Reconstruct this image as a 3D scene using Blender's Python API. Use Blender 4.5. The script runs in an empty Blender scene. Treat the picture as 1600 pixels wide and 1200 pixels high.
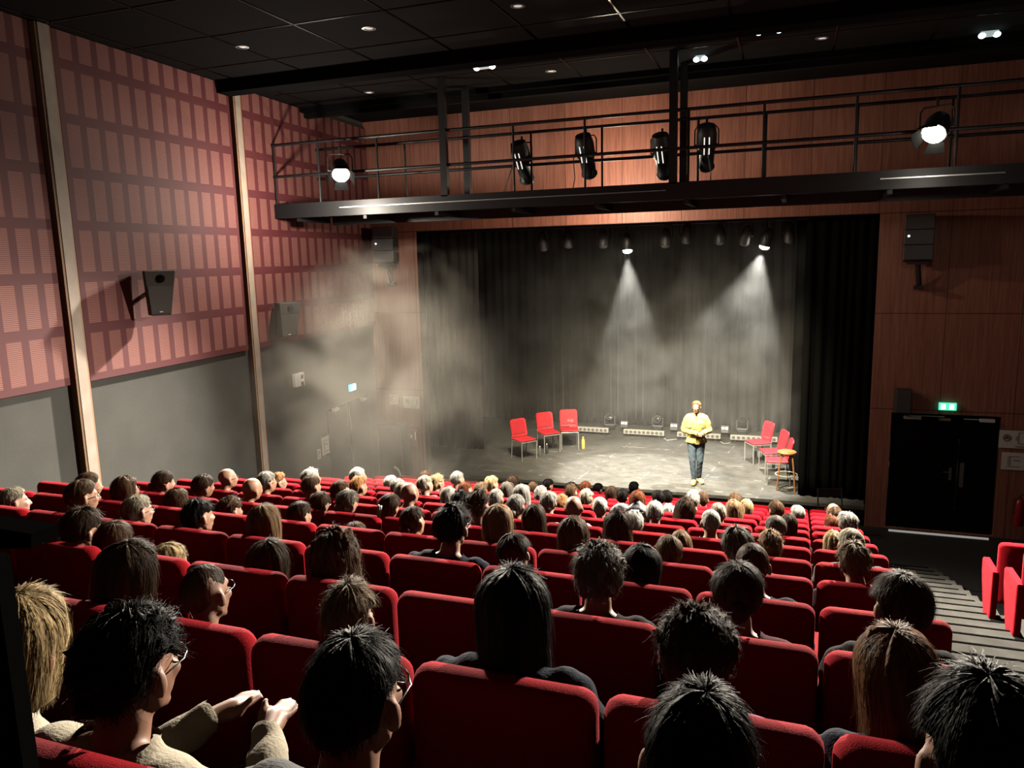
import bpy, math, random
import numpy as np
from mathutils import Vector, Matrix, noise

# ------------------------------------------------------------------ camera, world, exposure
scene = bpy.context.scene
col = scene.collection
R = math.radians
cam_d = bpy.data.cameras.new('camera'); cam = bpy.data.objects.new('camera', cam_d); col.objects.link(cam)
cam_d.sensor_fit = 'HORIZONTAL'; cam_d.sensor_width = 36.0; cam_d.lens = 1198 / 1600 * 36.0
cam_d.clip_start = 0.05; cam_d.clip_end = 100
YAW, PITCH, ROLL = R(-20.23), R(9.33), R(-1.40)
_f = Vector((math.sin(YAW)*math.cos(PITCH), math.cos(YAW)*math.cos(PITCH), -math.sin(PITCH)))
_r = Vector((math.cos(YAW), -math.sin(YAW), 0)); _u = _r.cross(_f)
_r2 = _r*math.cos(ROLL) + _u*math.sin(ROLL); _u2 = _u*math.cos(ROLL) - _r*math.sin(ROLL)
CAM = Vector((0, 0, 5.0))
cam.matrix_world = Matrix(((_r2.x, _u2.x, -_f.x, CAM.x), (_r2.y, _u2.y, -_f.y, CAM.y), (_r2.z, _u2.z, -_f.z, CAM.z), (0, 0, 0, 1)))
scene.camera = cam
def seen(p, margin=150):
    """Is a point near the field of view (used only to leave out seats nobody can see)."""
    d = Vector(p) - CAM; q = d.dot(_f)
    if q < 0.3: return False
    x = 800 + 1198*d.dot(_r2)/q; y = 600 - 1198*d.dot(_u2)/q
    return -margin < x < 1600+margin and -margin < y < 1200+margin*2

w = bpy.data.worlds.new('dark_hall'); scene.world = w; w.use_nodes = True
w.node_tree.nodes['Background'].inputs[0].default_value = (.9, .95, 1, 1)
w.node_tree.nodes['Background'].inputs[1].default_value = 0.0022
vs = scene.view_settings
scene.display_settings.display_device = 'sRGB'
vs.view_transform = 'Standard'; vs.look = 'None'; vs.gamma = 1.0; vs.use_curve_mapping = False
vs.exposure = 0.0
cy = scene.cycles
cy.use_denoising = True
cy.max_bounces = 4; cy.diffuse_bounces = 1; cy.glossy_bounces = 3; cy.transmission_bounces = 4
cy.volume_bounces = 0; cy.transparent_max_bounces = 6
cy.caustics_reflective = False; cy.caustics_refractive = False
cy.sample_clamp_indirect = 0.045
cy.volume_step_rate = 2.0; cy.volume_max_steps = 48

# lights: the hall's lamps (housings further down) and a few added fill points
def spot(name, loc, target, watt, size, blend, color, radius=.05):
    d = bpy.data.lights.new(name, 'SPOT'); o = bpy.data.objects.new(name, d); col.objects.link(o)
    o.location = loc; d.energy = watt; d.spot_size = R(size); d.spot_blend = blend; d.color = color
    d.shadow_soft_size = radius
    o.rotation_euler = (Vector(target)-Vector(loc)).to_track_quat('-Z', 'Y').to_euler()
    return o
WARM = (1, .83, .62); NEUT = (1, .90, .75)
AUD_L = (-6.96, 11.10, 6.46); AUD_R = (1.59, 11.10, 6.46)        # catwalk lamps turned to the audience
def lamp(name, loc, target, *a, off=.30, **k):
    v = (Vector(target)-Vector(loc)).normalized()
    return spot(name, Vector(loc)+v*off, target, *a, **k)          # the light leaves just in front of the lens
lamp('audience_light', AUD_L, (-3.4, 6.4, 1.2), 11500, 108, .62, NEUT, radius=.06, off=.25)
lamp('audience_light', AUD_R, (-.9, 6.4, 1.0), 13500, 116, .62, NEUT, radius=.06, off=.25)
for p, w_ in ((AUD_L, 330), (AUD_R, 25)):                           # added fill points near the two lamps, imitating their spill on the walls
    d = bpy.data.lights.new('spill_fill', 'POINT'); o = bpy.data.objects.new('spill_fill', d); col.objects.link(o)
    o.location = (p[0], p[1]-.75, p[2]-.60); d.energy = w_; d.color = NEUT; d.shadow_soft_size = .08
ST_L = (-3.34, 16.3, 5.25); ST_R = (-.54, 16.3, 5.25)            # two lit lanterns over the stage
lamp('stage_light', ST_L, (-3.05, 15.9, .36), 3400, 45, .30, (1, .96, .86))
lamp('stage_light', ST_R, (-1.9, 16.4, .36), 3500, 64, .35, (1, .96, .86))
PROF = [(-4.16, 12.02, 6.55, -3.8), (-3.11, 12.02, 6.58, -2.9), (-1.93, 12.02, 6.50, -1.7), (-1.28, 12.02, 6.58, -1.7)]
for x, y, z, tx in PROF:
    lamp('front_light', (x, y, z), (tx, 17.2, .9), 3000, 64, .8, (1, .86, .62), off=.54)
d = bpy.data.lights.new('work_light', 'POINT'); o = bpy.data.objects.new('work_light_lamp', d); col.objects.link(o)
o.location = (-3.05, 13.36, 5.86); d.energy = 270; d.color = WARM; d.shadow_soft_size = .06      # work light guessed from a glint; added arm brings its glow nearer the wall
for x in (-6.0, -3.0, 0.0):                                         # added fill points under the ceiling, no fixtures, to lift the dark seat backs
    d = bpy.data.lights.new('seatback_fill', 'POINT'); o = bpy.data.objects.new('seatback_fill', d); col.objects.link(o)
    o.location = (x, 4.3, 7.66); d.energy = 9; d.color = (1, .82, .68); d.shadow_soft_size = .12

# ------------------------------------------------------------------ helpers
def link(o): col.objects.link(o); return o
def tag(o, label=None, cat=None, group=None, kind=None):
    if label: o['label'] = label
    if cat: o['category'] = cat
    if group: o['group'] = group
    if kind: o['kind'] = kind
    return o
def empty(name, loc=(0, 0, 0), rz=0, rot=None):
    o = bpy.data.objects.new(name, None); link(o); o.location = loc
    o.rotation_euler = rot if rot else (0, 0, rz); o.empty_display_size = .1
    return o
def copy_tree(o, parent=None):
    c = o.copy(); link(c); c.parent = parent
    for ch in [k for k in bpy.data.objects if k.parent == o and k != c]: copy_tree(ch, c)
    return c
class MB:
    def __init__(s): s.v = []; s.f = []
    def add(s, vs, fs):
        n = len(s.v); s.v += [tuple(v) for v in vs]; s.f += [tuple(i+n for i in f) for f in fs]; return s
    def box(s, c, d, rot=None):
        h = [x/2 for x in d]
        P = [Vector((sx*h[0], sy*h[1], sz*h[2])) for sz in (-1, 1) for sy in (-1, 1) for sx in (-1, 1)]
        if rot is not None: P = [rot @ p for p in P]
        return s.add([p+Vector(c) for p in P], [(0, 2, 3, 1), (4, 5, 7, 6), (0, 1, 5, 4), (2, 6, 7, 3), (0, 4, 6, 2), (1, 3, 7, 5)])
    def span(s, a, b): return s.box([(x+y)/2 for x, y in zip(a, b)], [abs(y-x) for x, y in zip(a, b)])
    def hexa(s, P): return s.add(P, [(0, 2, 3, 1), (4, 5, 7, 6), (0, 1, 5, 4), (2, 6, 7, 3), (0, 4, 6, 2), (1, 3, 7, 5)])
    def loft(s, rings, cap=True, close=True):
        n = len(rings[0]); V = [p for r in rings for p in r]; Fs = []
        for i in range(len(rings)-1):
            for j in range(n if close else n-1):
                k = (j+1) % n; Fs.append((i*n+j, i*n+k, (i+1)*n+k, (i+1)*n+j))
        if cap: Fs += [tuple(range(n-1, -1, -1)), tuple((len(rings)-1)*n+j for j in range(n))]
        return s.add(V, Fs)
    def tube(s, pts, r, n=8, cap=True):
        pts = [Vector(p) for p in pts]; rs = r if isinstance(r, (list, tuple)) else [r]*len(pts)
        rings = []; up = Vector((0, 0, 1))
        for i, p in enumerate(pts):
            t = (pts[min(i+1, len(pts)-1)]-pts[max(i-1, 0)]).normalized()
            a = t.cross(up)
            if a.length < .05: a = t.cross(Vector((1, 0, 0)))
            a.normalize(); b = t.cross(a).normalized()
            if i and (a.dot(pa) < 0): a = -a; b = -b
            pa = a
            rings.append([p+(a*math.cos(2*math.pi*k/n)+b*math.sin(2*math.pi*k/n))*rs[i] for k in range(n)])
        return s.loft(rings, cap)
    def lathe(s, prof, c=(0, 0, 0), n=24, M=None):
        rings = []
        for r, z in prof:
            ring = [Vector((r*math.cos(2*math.pi*k/n), r*math.sin(2*math.pi*k/n), z)) for k in range(n)]
            if M is not None: ring = [M @ p for p in ring]
            rings.append([p+Vector(c) for p in ring])
        return s.loft(rings)
    def ell(s, c, r, n=16, m=10, M=None):
        return s.lathe([(max(1e-4, math.sin(math.pi*i/m)), -math.cos(math.pi*i/m)) for i in range(m+1)], (0, 0, 0), n) if 0 else s._ell(c, r, n, m, M)
    def _ell(s, c, r, n, m, M):
        rings = []
        for i in range(m+1):
            t = math.pi*(i if 0 < i < m else (.02 if i == 0 else m-.02))/m
            ring = [Vector((r[0]*math.sin(t)*math.cos(2*math.pi*k/n), r[1]*math.sin(t)*math.sin(2*math.pi*k/n), -r[2]*math.cos(t))) for k in range(n)]
            if M is not None: ring = [M @ p for p in ring]
            rings.append([p+Vector(c) for p in ring])
        return s.loft(rings)
    def mesh(s, name, smooth=True):
        me = bpy.data.meshes.new(name); me.from_pydata(s.v, [], s.f); me.update()
        if smooth: me.polygons.foreach_set('use_smooth', [True]*len(me.polygons))
        return me
    def build(s, name, m, parent=None, smooth=True, bevel=0, loc=None, angle=40, seg=2):
        me = s.mesh(name, smooth)
        if m: me.materials.append(m)
        if smooth: me.set_sharp_from_angle(angle=R(angle))
        o = bpy.data.objects.new(name, me); link(o)
        if parent: o.parent = parent
        if loc: o.location = loc
        if bevel:
            b = o.modifiers.new('bevel', 'BEVEL'); b.width = bevel; b.segments = seg; b.limit_method = 'ANGLE'; b.angle_limit = R(35)
        return o
def rz(a): return Matrix.Rotation(a, 3, 'Z')
def rx(a): return Matrix.Rotation(a, 3, 'X')
def ry(a): return Matrix.Rotation(a, 3, 'Y')

# ------------------------------------------------------------------ materials
_M = {}
def mat(name, c, rough=.6, metal=0, emit=None, es=0, sheen=0, noise_amt=0, nscale=8, bump=0, bscale=60, stretch=(1, 1, 1), trans=0, spec=.5):
    if name in _M: return _M[name]
    m = bpy.data.materials.new(name); m.use_nodes = True; nt = m.node_tree; b = nt.nodes['Principled BSDF']
    b.inputs['Base Color'].default_value = (*c, 1); b.inputs['Roughness'].default_value = rough; b.inputs['Metallic'].default_value = metal
    b.inputs['Specular IOR Level'].default_value = spec
    if trans: b.inputs['Transmission Weight'].default_value = trans; b.inputs['IOR'].default_value = 1.45
    if emit: b.inputs['Emission Color'].default_value = (*emit, 1); b.inputs['Emission Strength'].default_value = es
    if sheen: b.inputs['Sheen Weight'].default_value = sheen; b.inputs['Sheen Roughness'].default_value = .4
    if noise_amt or bump:
        tc = nt.nodes.new('ShaderNodeTexCoord'); mp = nt.nodes.new('ShaderNodeMapping'); mp.inputs['Scale'].default_value = stretch
        nt.links.new(tc.outputs['Object'], mp.inputs[0])
    if noise_amt:
        n = nt.nodes.new('ShaderNodeTexNoise'); n.inputs['Scale'].default_value = nscale; n.inputs['Detail'].default_value = 4
        cr = nt.nodes.new('ShaderNodeValToRGB'); e = cr.color_ramp.elements
        e[0].position = .3; e[1].position = .7
        e[0].color = tuple(max(0, x*(1-noise_amt)) for x in c)+(1,); e[1].color = tuple(min(1, x*(1+noise_amt)) for x in c)+(1,)
        nt.links.new(mp.outputs[0], n.inputs[0]); nt.links.new(n.outputs[0], cr.inputs[0]); nt.links.new(cr.outputs[0], b.inputs['Base Color'])
    if bump:
        n2 = nt.nodes.new('ShaderNodeTexNoise'); n2.inputs['Scale'].default_value = bscale; n2.inputs['Detail'].default_value = 3
        bp = nt.nodes.new('ShaderNodeBump'); bp.inputs['Strength'].default_value = bump; bp.inputs['Distance'].default_value = .01
        nt.links.new(mp.outputs[0], n2.inputs[0]); nt.links.new(n2.outputs[0], bp.inputs['Height']); nt.links.new(bp.outputs[0], b.inputs['Normal'])
    _M[name] = m; return m
def nodes_of(m):
    nt = m.node_tree
    def N(t, **k):
        n = nt.nodes.new(t)
        for a, v in k.items(): setattr(n, a, v)
        return n
    def mth(op, a, b=None, clamp=False):
        n = N('ShaderNodeMath', operation=op); n.use_clamp = clamp
        for i, x in enumerate((a, b)):
            if x is None: continue
            if isinstance(x, (int, float)): n.inputs[i].default_value = x
            else: nt.links.new(x, n.inputs[i])
        return n.outputs[0]
    return nt, N, mth
RED = mat('red_seat_fabric', (.25, .0040, .0095), .9, sheen=.10, bump=.25, bscale=260, noise_amt=.1, nscale=5, spec=.06)
RED.node_tree.nodes['Principled BSDF'].inputs['Sheen Tint'].default_value = (1, .22, .28, 1)
RED_CH = mat('red_plastic_mesh', (.62, .018, .030), .55)
BLACK = mat('black_metal', (.008, .008, .009), .45, spec=.25)
BLKP = mat('black_plastic', (.018, .018, .018), .5)
BLKW = mat('black_paint', (.004, .004, .004), 1.0, spec=0)
DARKC = mat('dark_carpet', (.006, .0055, .0055), .95, noise_amt=.3, nscale=30)
CHROME = mat('chrome', (.42, .42, .40), .3, metal=.35)
STEEL = mat('brushed_steel', (.45, .45, .44), .4, metal=.9)
WHITEP = mat('white_plastic', (.62, .60, .56), .5)
PAPER = mat('paper', (.66, .63, .58), .8)
CREAM = mat('painted_batten', (.24, .19, .155), .7, noise_amt=.12, nscale=5)
WOODE = mat('oak_edge', (.22, .12, .065), .6)
GREYWALL = mat('grey_render', (.036, .036, .032), .9, noise_amt=.12, nscale=2.5, bump=.2, bscale=90)
CEIL = mat('black_ceiling_tile', (.0045, .0042, .0042), 1.0, bump=.2, bscale=120, spec=.05)
GRIDM = mat('ceiling_grid_bar', (.035, .035, .033), .22, metal=1)

def panel_material():
    """Dark red acoustic panelling with rows of lighter slatted slots (pattern runs in world metres)."""
    m = bpy.data.materials.new('red_acoustic_panel'); m.use_nodes = True; nt, N, mth = nodes_of(m)
    b = nt.nodes['Principled BSDF']; b.inputs['Roughness'].default_value = .75
    g = N('ShaderNodeTexCoord'); s = N('ShaderNodeSeparateXYZ'); nt.links.new(g.outputs['Object'], s.inputs[0])
    Y, Z = s.outputs[1], s.outputs[2]
    u = mth('FRACT', mth('DIVIDE', mth('SUBTRACT', Y, 7.10-2.88), .288))
    v = mth('FRACT', mth('DIVIDE', mth('SUBTRACT', Z, 7.32-6.22-.50), .622))
    in_u = mth('LESS_THAN', u, .66); in_v = mth('LESS_THAN', v, .805)
    slot = mth('MULTIPLY', in_u, in_v)
    line = mth('LESS_THAN', mth('FRACT', mth('DIVIDE', Z, .021)), .36)
    n = N('ShaderNodeTexNoise'); n.inputs['Scale'].default_value = 2.2; n.inputs['Detail'].default_value = 5
    nt.links.new(g.outputs['Object'], n.inputs[0])
    mixa = N('ShaderNodeMixRGB'); mixa.inputs[1].default_value = (.19, .067, .055, 1); mixa.inputs[2].default_value = (.070, .018, .018, 1)
    nt.links.new(line, mixa.inputs[0])
    mixb = N('ShaderNodeMixRGB'); mixb.inputs[1].default_value = (.060, .0048, .0080, 1); nt.links.new(slot, mixb.inputs[0]); nt.links.new(mixa.outputs[0], mixb.inputs[2])
    mul = N('ShaderNodeMixRGB', blend_type='MULTIPLY'); mul.inputs[0].default_value = .35
    nt.links.new(mixb.outputs[0], mul.inputs[1]); nt.links.new(n.outputs[1], mul.inputs[2]); 
    hs = N('ShaderNodeMixRGB', blend_type='MULTIPLY'); hs.inputs[0].default_value = 0
    nt.links.new(mixb.outputs[0], b.inputs['Base Color'])
    bp = N('ShaderNodeBump'); bp.inputs['Strength'].default_value = .6; bp.inputs['Distance'].default_value = .012
    nt.links.new(mth('MULTIPLY', mth('SUBTRACT', 1, mth('MULTIPLY', line, slot)), 1), bp.inputs['Height']); nt.links.new(bp.outputs[0], b.inputs['Normal'])
    return m
def wood_material():
    m = bpy.data.materials.new('veneered_wall_panel'); m.use_nodes = True; nt, N, mth = nodes_of(m)
    b = nt.nodes['Principled BSDF']; b.inputs['Roughness'].default_value = .55
    g = N('ShaderNodeTexCoord'); s = N('ShaderNodeSeparateXYZ'); nt.links.new(g.outputs['Object'], s.inputs[0])
    X, Z = s.outputs[0], s.outputs[2]
    mp = N('ShaderNodeMapping'); mp.inputs['Scale'].default_value = (22, 1, .9); nt.links.new(g.outputs['Object'], mp.inputs[0])
    n = N('ShaderNodeTexNoise'); n.inputs['Scale'].default_value = 1.6; n.inputs['Detail'].default_value = 6; n.inputs['Roughness'].default_value = .62; nt.links.new(mp.outputs[0], n.inputs[0])
    cr = N('ShaderNodeValToRGB'); e = cr.color_ramp.elements; e[0].position = .32; e[1].position = .68
    e[0].color = (.19, .064, .042, 1); e[1].color = (.33, .132, .088, 1); nt.links.new(n.outputs[0], cr.inputs[0])
    cell = mth('FLOOR', mth('DIVIDE', mth('ADD', X, 6.48), 1.115)); wn = N('ShaderNodeTexWhiteNoise', noise_dimensions='1D'); nt.links.new(cell, wn.inputs['W'])
    tone = mth('ADD', mth('MULTIPLY', wn.outputs[0], .25), .85)
    jx = mth('LESS_THAN', mth('FRACT', mth('DIVIDE', mth('ADD', X, 6.48), 1.115)), .010)
    def band(z0): return mth('LESS_THAN', mth('ABSOLUTE', mth('SUBTRACT', Z, z0)), .008)
    jz = mth('MAXIMUM', mth('MAXIMUM', band(5.60), band(3.89)), band(2.20))
    j = mth('SUBTRACT', 1, mth('MULTIPLY', mth('MAXIMUM', jx, jz), .8))
    f = mth('MULTIPLY', tone, j)
    mx = N('ShaderNodeVectorMath', operation='SCALE'); nt.links.new(cr.outputs[0], mx.inputs[0]); nt.links.new(f, mx.inputs['Scale'])
    nt.links.new(mx.outputs[0], b.inputs['Base Color'])
    return m
def stage_floor_material():
    m = bpy.data.materials.new('scuffed_stage_vinyl'); m.use_nodes = True; nt, N, mth = nodes_of(m)
    b = nt.nodes['Principled BSDF']; g = N('ShaderNodeTexCoord'); s = N('ShaderNodeSeparateXYZ'); nt.links.new(g.outputs['Object'], s.inputs[0])
    n = N('ShaderNodeTexNoise'); n.inputs['Scale'].default_value = 3.5; n.inputs['Detail'].default_value = 8; n.inputs['Roughness'].default_value = .7
    nt.links.new(g.outputs['Object'], n.inputs[0])
    mp = N('ShaderNodeMapping'); mp.inputs['Scale'].default_value = (1.5, 4.5, 1); mp.inputs['Rotation'].default_value = (0, 0, .25); nt.links.new(g.outputs['Object'], mp.inputs[0])
    n2 = N('ShaderNodeTexNoise'); n2.inputs['Scale'].default_value = 3; n2.inputs['Detail'].default_value = 6; n2.inputs['Distortion'].default_value = .8; nt.links.new(mp.outputs[0], n2.inputs[0])
    cr = N('ShaderNodeValToRGB'); e = cr.color_ramp.elements; e[0].position = .3; e[1].position = .75
    e[0].color = (.048, .047, .043, 1); e[1].color = (.130, .127, .115, 1)
    nt.links.new(mth('MULTIPLY', mth('ADD', n.outputs[0], n2.outputs[0]), .5), cr.inputs[0])
    # joints between floor sheets: every 1.16 m along x, every 1.9 m along y, slightly turned
    wob = mth('MULTIPLY', n.outputs[0], .05)
    a = mth('ADD', mth('ADD', s.outputs[0], mth('MULTIPLY', s.outputs[1], -.13)), wob)
    lx = mth('LESS_THAN', mth('FRACT', mth('DIVIDE', a, 1.22)), .008)
    ly = mth('LESS_THAN', mth('FRACT', mth('DIVIDE', mth('ADD', mth('ADD', s.outputs[1], mth('MULTIPLY', s.outputs[0], .05)), wob), 1.0)), .012)
    gate = mth('GREATER_THAN', n.outputs[0], .54)
    ln = mth('MULTIPLY', mth('MAXIMUM', lx, ly), gate)
    vo = N('ShaderNodeTexVoronoi'); vo.inputs['Scale'].default_value = 14; nt.links.new(g.outputs['Object'], vo.inputs['Vector'])
    fleck = mth('MULTIPLY', mth('LESS_THAN', vo.outputs['Distance'], .09), .8)
    mx = N('ShaderNodeMixRGB'); mx.inputs[2].default_value = (.42, .41, .37, 1); nt.links.new(mth('MAXIMUM', ln, fleck), mx.inputs[0]); nt.links.new(cr.outputs[0], mx.inputs[1])
    nt.links.new(mx.outputs[0], b.inputs['Base Color'])
    nt.links.new(mth('ADD', mth('MULTIPLY', n.outputs[0], .35), .25), b.inputs['Roughness'])
    return m
PANEL = panel_material(); WOOD = wood_material(); STAGEF = stage_floor_material()
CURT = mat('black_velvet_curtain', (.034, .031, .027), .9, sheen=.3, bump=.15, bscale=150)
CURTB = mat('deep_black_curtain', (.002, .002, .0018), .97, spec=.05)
STEPM = mat('pale_step_lino', (.036, .035, .032), .9, noise_amt=.16, nscale=6, spec=.05)
NOSE = mat('black_step_nosing', (.003, .003, .003), 1.0, spec=0)

# ------------------------------------------------------------------ the hall
PI = math.pi
def ytop(n): return 3.5+.87*n                     # backrest plane of seat row n (row 10 is the front row)
def ztread(n): return 2.425-.235*n                # floor level under seat row n
def wallx(y): return -(8.15+.06*(y-7))
def struct(name, mb, m, **k): return tag(mb.build(name, m, **k), kind='structure')
f = MB(); edges = []
for n in range(-6, 11): f.span((-9.4, ytop(n)-.40, -.3), (.84, ytop(n)+.47 if n < 10 else 12.75, max(ztread(n), .004)))
f.span((-9.4, -3.0, -.3), (9, ytop(-6)-.4, ztread(-6)))
f.span((-9.4, 12.3, -.3), (9, 21.5, 0)); f.span((.84, -3, -.3), (9, 12.3, -.01))
struct('floor', f, DARKC, smooth=False)
st = MB(); ns = MB()
for k in range(-4, 24):                                # aisle stairs, two steps to each row
    y0 = 11.02-.435*(k+1); z = .574+.1175*k
    st.span((.84, y0-.02, -.3), (2.12+.1*(k < 7), y0+.435, z)); ns.span((.86, y0+.412, z-.004), (2.10, y0+.437, z+.006))
fr_ = MB()
for n in range(-6, 7): fr_.span((2.12, ytop(n)-.40, -.3), (6.5, ytop(n)+.47, ztread(n)))
struct('floor', fr_, STEPM, smooth=False)
t = empty('aisle_stairs', (1.5, 10, 0)); tag(t, 'pale grey stairs with dark nosings going down the right-hand aisle', 'stairs', kind='structure')
o = st.build('step', STEPM, t, smooth=False); o.location = (-1.5, -10, 0); o = ns.build('nosing', NOSE, t, smooth=False); o.location = (-1.5, -10, 0)

# ceiling with two transverse beams and a bar grid
c = MB(); c.span((-9.5, -3, 7.76), (9, 12.45, 7.95)); c.span((-9.5, 12.45, 7.90), (9, 22, 8.05)); c.span((-9.5, 12.40, 7.60), (9, 12.52, 7.95))
struct('ceiling', c, CEIL, smooth=False)
bm_ = MB(); bm_.span((-9, 9.95, 7.58), (9, 10.25, 7.76)); struct('trim_1', bm_, BLKW, smooth=False)
bm_ = MB(); bm_.span((-8.6, 12.25, 7.68), (9, 12.40, 7.76)); struct('trim_2', bm_, BLKW, smooth=False)
g = MB()
for k in range(12): g.span((-8.0+1.2*k-.012, 0, 7.752), (-8.0+1.2*k+.012, 9.95, 7.762)); g.span((-8.0+1.2*k-.012, 10.25, 7.752), (-8.0+1.2*k+.012, 12.25, 7.762))
for k in range(8): g.span((-8.2, .9+1.2*k-.012, 7.752), (6, .9+1.2*k+.012, 7.762))
g.span((-8.2, 11.2, 7.752), (6, 11.224, 7.762))
tag(g.build('ceiling_grid', GRIDM, smooth=False), kind='structure')

# left wall: grey render below, red slotted panelling above, pale battens
def wallslab(mb, y0, y1, z0, z1, off=0, th=.3):
    P = [(wallx(y)+o_, y, z) for z in (z0, z1) for y in (y0, y1) for o_ in (off, off-th)]
    return mb.hexa([P[i] for i in (1, 0, 3, 2, 5, 4, 7, 6)])
wl = MB(); wallslab(wl, -3, 14.8, -.3, 8.0, -.06); struct('wall_left', wl, GREYWALL, smooth=False)
BAT = ((6.78, 6.96), (10.29, 10.46))
secs = [(-3, 6.72, 0, 'farthest from the stage'), (7.02, 10.23, 1, 'between the two pale battens'), (10.52, 14.8, 2, 'next to the stage corner')]
for y0, y1, i, d in secs:
    p = MB(); wallslab(p, y0, y1, 3.62, 7.75, 0, .07)
    tag(p.build('acoustic_panel', PANEL, smooth=False), 'dark red slotted acoustic panelling on left wall, section '+d, 'wall panel', 'red acoustic panelling sections', 'structure')
for i, (y0, y1) in enumerate(BAT):
    zb = ztread(3+4*i)
    t = empty('wall_batten', (wallx(y0), y0, 0)); tag(t, 'tall pale batten on the left wall, '+('nearer the camera' if i == 0 else 'nearer the stage'), 'batten', 'pale wall battens', 'structure')
    b = MB(); b.hexa([(x-wallx(y0), y-y0, z) for z in (0, 7.75) for y in (y0+.02, y1-.02) for x in (wallx(y)-.08, wallx(y)+.055)]); b.build('batten', CREAM, t, smooth=False)
    e = MB()
    for a, c_ in ((y0-.012, y0+.02), (y1-.02, y1+.012)):
        e.hexa([(x-wallx(y0), y-y0, z) for z in (0, 7.75) for y in (a, c_) for x in (wallx(y)-.08, wallx(y)+.045)])
    e.build('edge_strip', WOODE, t, smooth=False)

# front wall with the proscenium opening
fw = MB()
fw.span((-9.6, 14.8, -.3), (-7.53, 15.05, 8.1)); fw.span((1.35, 14.8, -.3), (1.70, 15.05, 8.1)); fw.span((3.39, 14.8, -.3), (9, 15.05, 8.1))
fw.span((1.70, 14.8, 2.14), (3.39, 15.05, 8.1)); fw.span((-7.53, 14.8, 5.60), (1.35, 15.05, 8.1)); fw.span((1.7, 14.8, -.3), (3.39, 15.05, .03))
struct('wall_front', fw, WOOD, smooth=False)
rv = MB(); rv.span((-7.55, 14.81, .36), (-7.53, 15.1, 5.61)); rv.span((1.35, 14.81, .36), (1.37, 15.1, 5.61)); rv.span((-7.53, 14.81, 5.585), (1.35, 15.1, 5.6))
struct('trim_3', rv, BLKW, smooth=False)
sg = MB(); sg.span((-11, 20.9, -.3), (4.5, 21.1, 8)); struct('wall_stage_back', sg, BLKW, smooth=False)
sg = MB(); sg.span((-10.9, 15.05, -.3), (-10.7, 21, 8)); struct('wall_stage_left', sg, BLKW, smooth=False)
sg = MB(); sg.span((4.2, 15.05, -.3), (4.4, 21, 8)); struct('wall_stage_right', sg, BLKW, smooth=False)
sg = MB(); sg.span((6.5, -3, -.3), (6.7, 14.8, 8)); struct('wall_right', sg, WOOD, smooth=False)
sg = MB(); sg.span((-9.5, -3.2, -.3), (9, -3, 8)); struct('wall_back', sg, BLKW, smooth=False)
# doors
def door(name, x0, x1, z0, z1, y, hx, label):
    t = empty(name, ((x0+x1)/2, y, z0)); tag(t, label, 'door', kind='structure')
    cx = (x0+x1)/2
    b = MB(); b.span((x0-cx, 0, 0), (x1-cx, .05, z1-z0)); b.build('leaf', BLKW, t, smooth=False, bevel=.004)
    if hx is not None:
        h = MB(); h.span((hx-cx-.02, -.012, .93), (hx-cx+.02, 0, 1.15)); h.tube([(hx-cx, -.01, 1.08), (hx-cx, -.05, 1.08), (hx-cx-.12, -.055, 1.08)], .009)
        h.build('door_handle', mat('dull_steel', (.12, .12, .11), .5, metal=.5), t)
    return t
d1 = door('door_1', 1.72, 2.775, .04, 2.12, 14.82, 2.68, 'black left leaf of the double exit door at far right')
d2 = door('door_2', 2.80, 3.37, .04, 2.12, 14.82, None, 'narrow black right leaf of the double exit door')
cl = MB(); cl.span((-.35, -.06, 2.0), (-.08, -.005, 2.05)); cl.span((-.30, -.03, 2.055), (.28, -.02, 2.065)); cl.build('door_closer', WHITEP, d1, smooth=False)
cl = MB(); cl.span((-.2, -.02, .82), (-.26, 0, 1.25)); cl.build('lock_plate', mat('dull_steel', (.12, .12, .11), .5, metal=.5), d2, smooth=False)
cl = MB(); cl.span((-.02, -.06, 2.0), (.20, -.005, 2.05)); cl.span((-.26, -.03, 2.03), (.15, -.02, 2.04)); cl.build('door_closer', WHITEP, d2, smooth=False)
cl = MB(); cl.span((.20, -.03, 1.99), (.38, 0, 2.03)); cl.build('door_plate', mat('rose_plate', (.30, .14, .12), .5), d1, smooth=False)
th = MB(); th.span((1.74, 14.62, .002), (3.30, 14.66, .028)); tag(th.build('threshold_strip', mat('polished_strip_glow', (.75, .74, .68), .25, metal=.4, emit=(1, .97, .9), es=.25), smooth=False), 'thin bright metal strip on the floor along the exit door', 'strip')  # weak emission on the strip stands in for light caught on the metal
dl = empty('door_3', (wallx(13.5), 13.5, 0)); tag(dl, 'dark double door in the left wall beside the stage corner', 'door', kind='structure')
for (a, b_) in ((12.62, 13.45), (13.47, 14.3)):
    m_ = MB(); m_.hexa([(x-wallx(13.5), y-13.5, z) for z in (.0, 2.12) for y in (a, b_) for x in (wallx(y)-.10, wallx(y)-.035)]); m_.build('leaf', BLKW, dl, smooth=False)
for (a, b_) in ((12.78, 12.98), (13.95, 14.15)):
    m_ = MB(); m_.hexa([(x-wallx(13.5), y-13.5, z) for z in (2.07, 2.13) for y in (a, b_) for x in (wallx(y)-.04, wallx(y)+.03)]); m_.build('door_closer', WHITEP, dl, smooth=False)
m_ = MB(); m_.hexa([(x-wallx(13.5), y-13.5, z) for z in (.05, 2.1) for y in (13.448, 13.472) for x in (wallx(y)-.04, wallx(y)-.02)]); m_.build('edge_strip', STEEL, dl, smooth=False)

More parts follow.
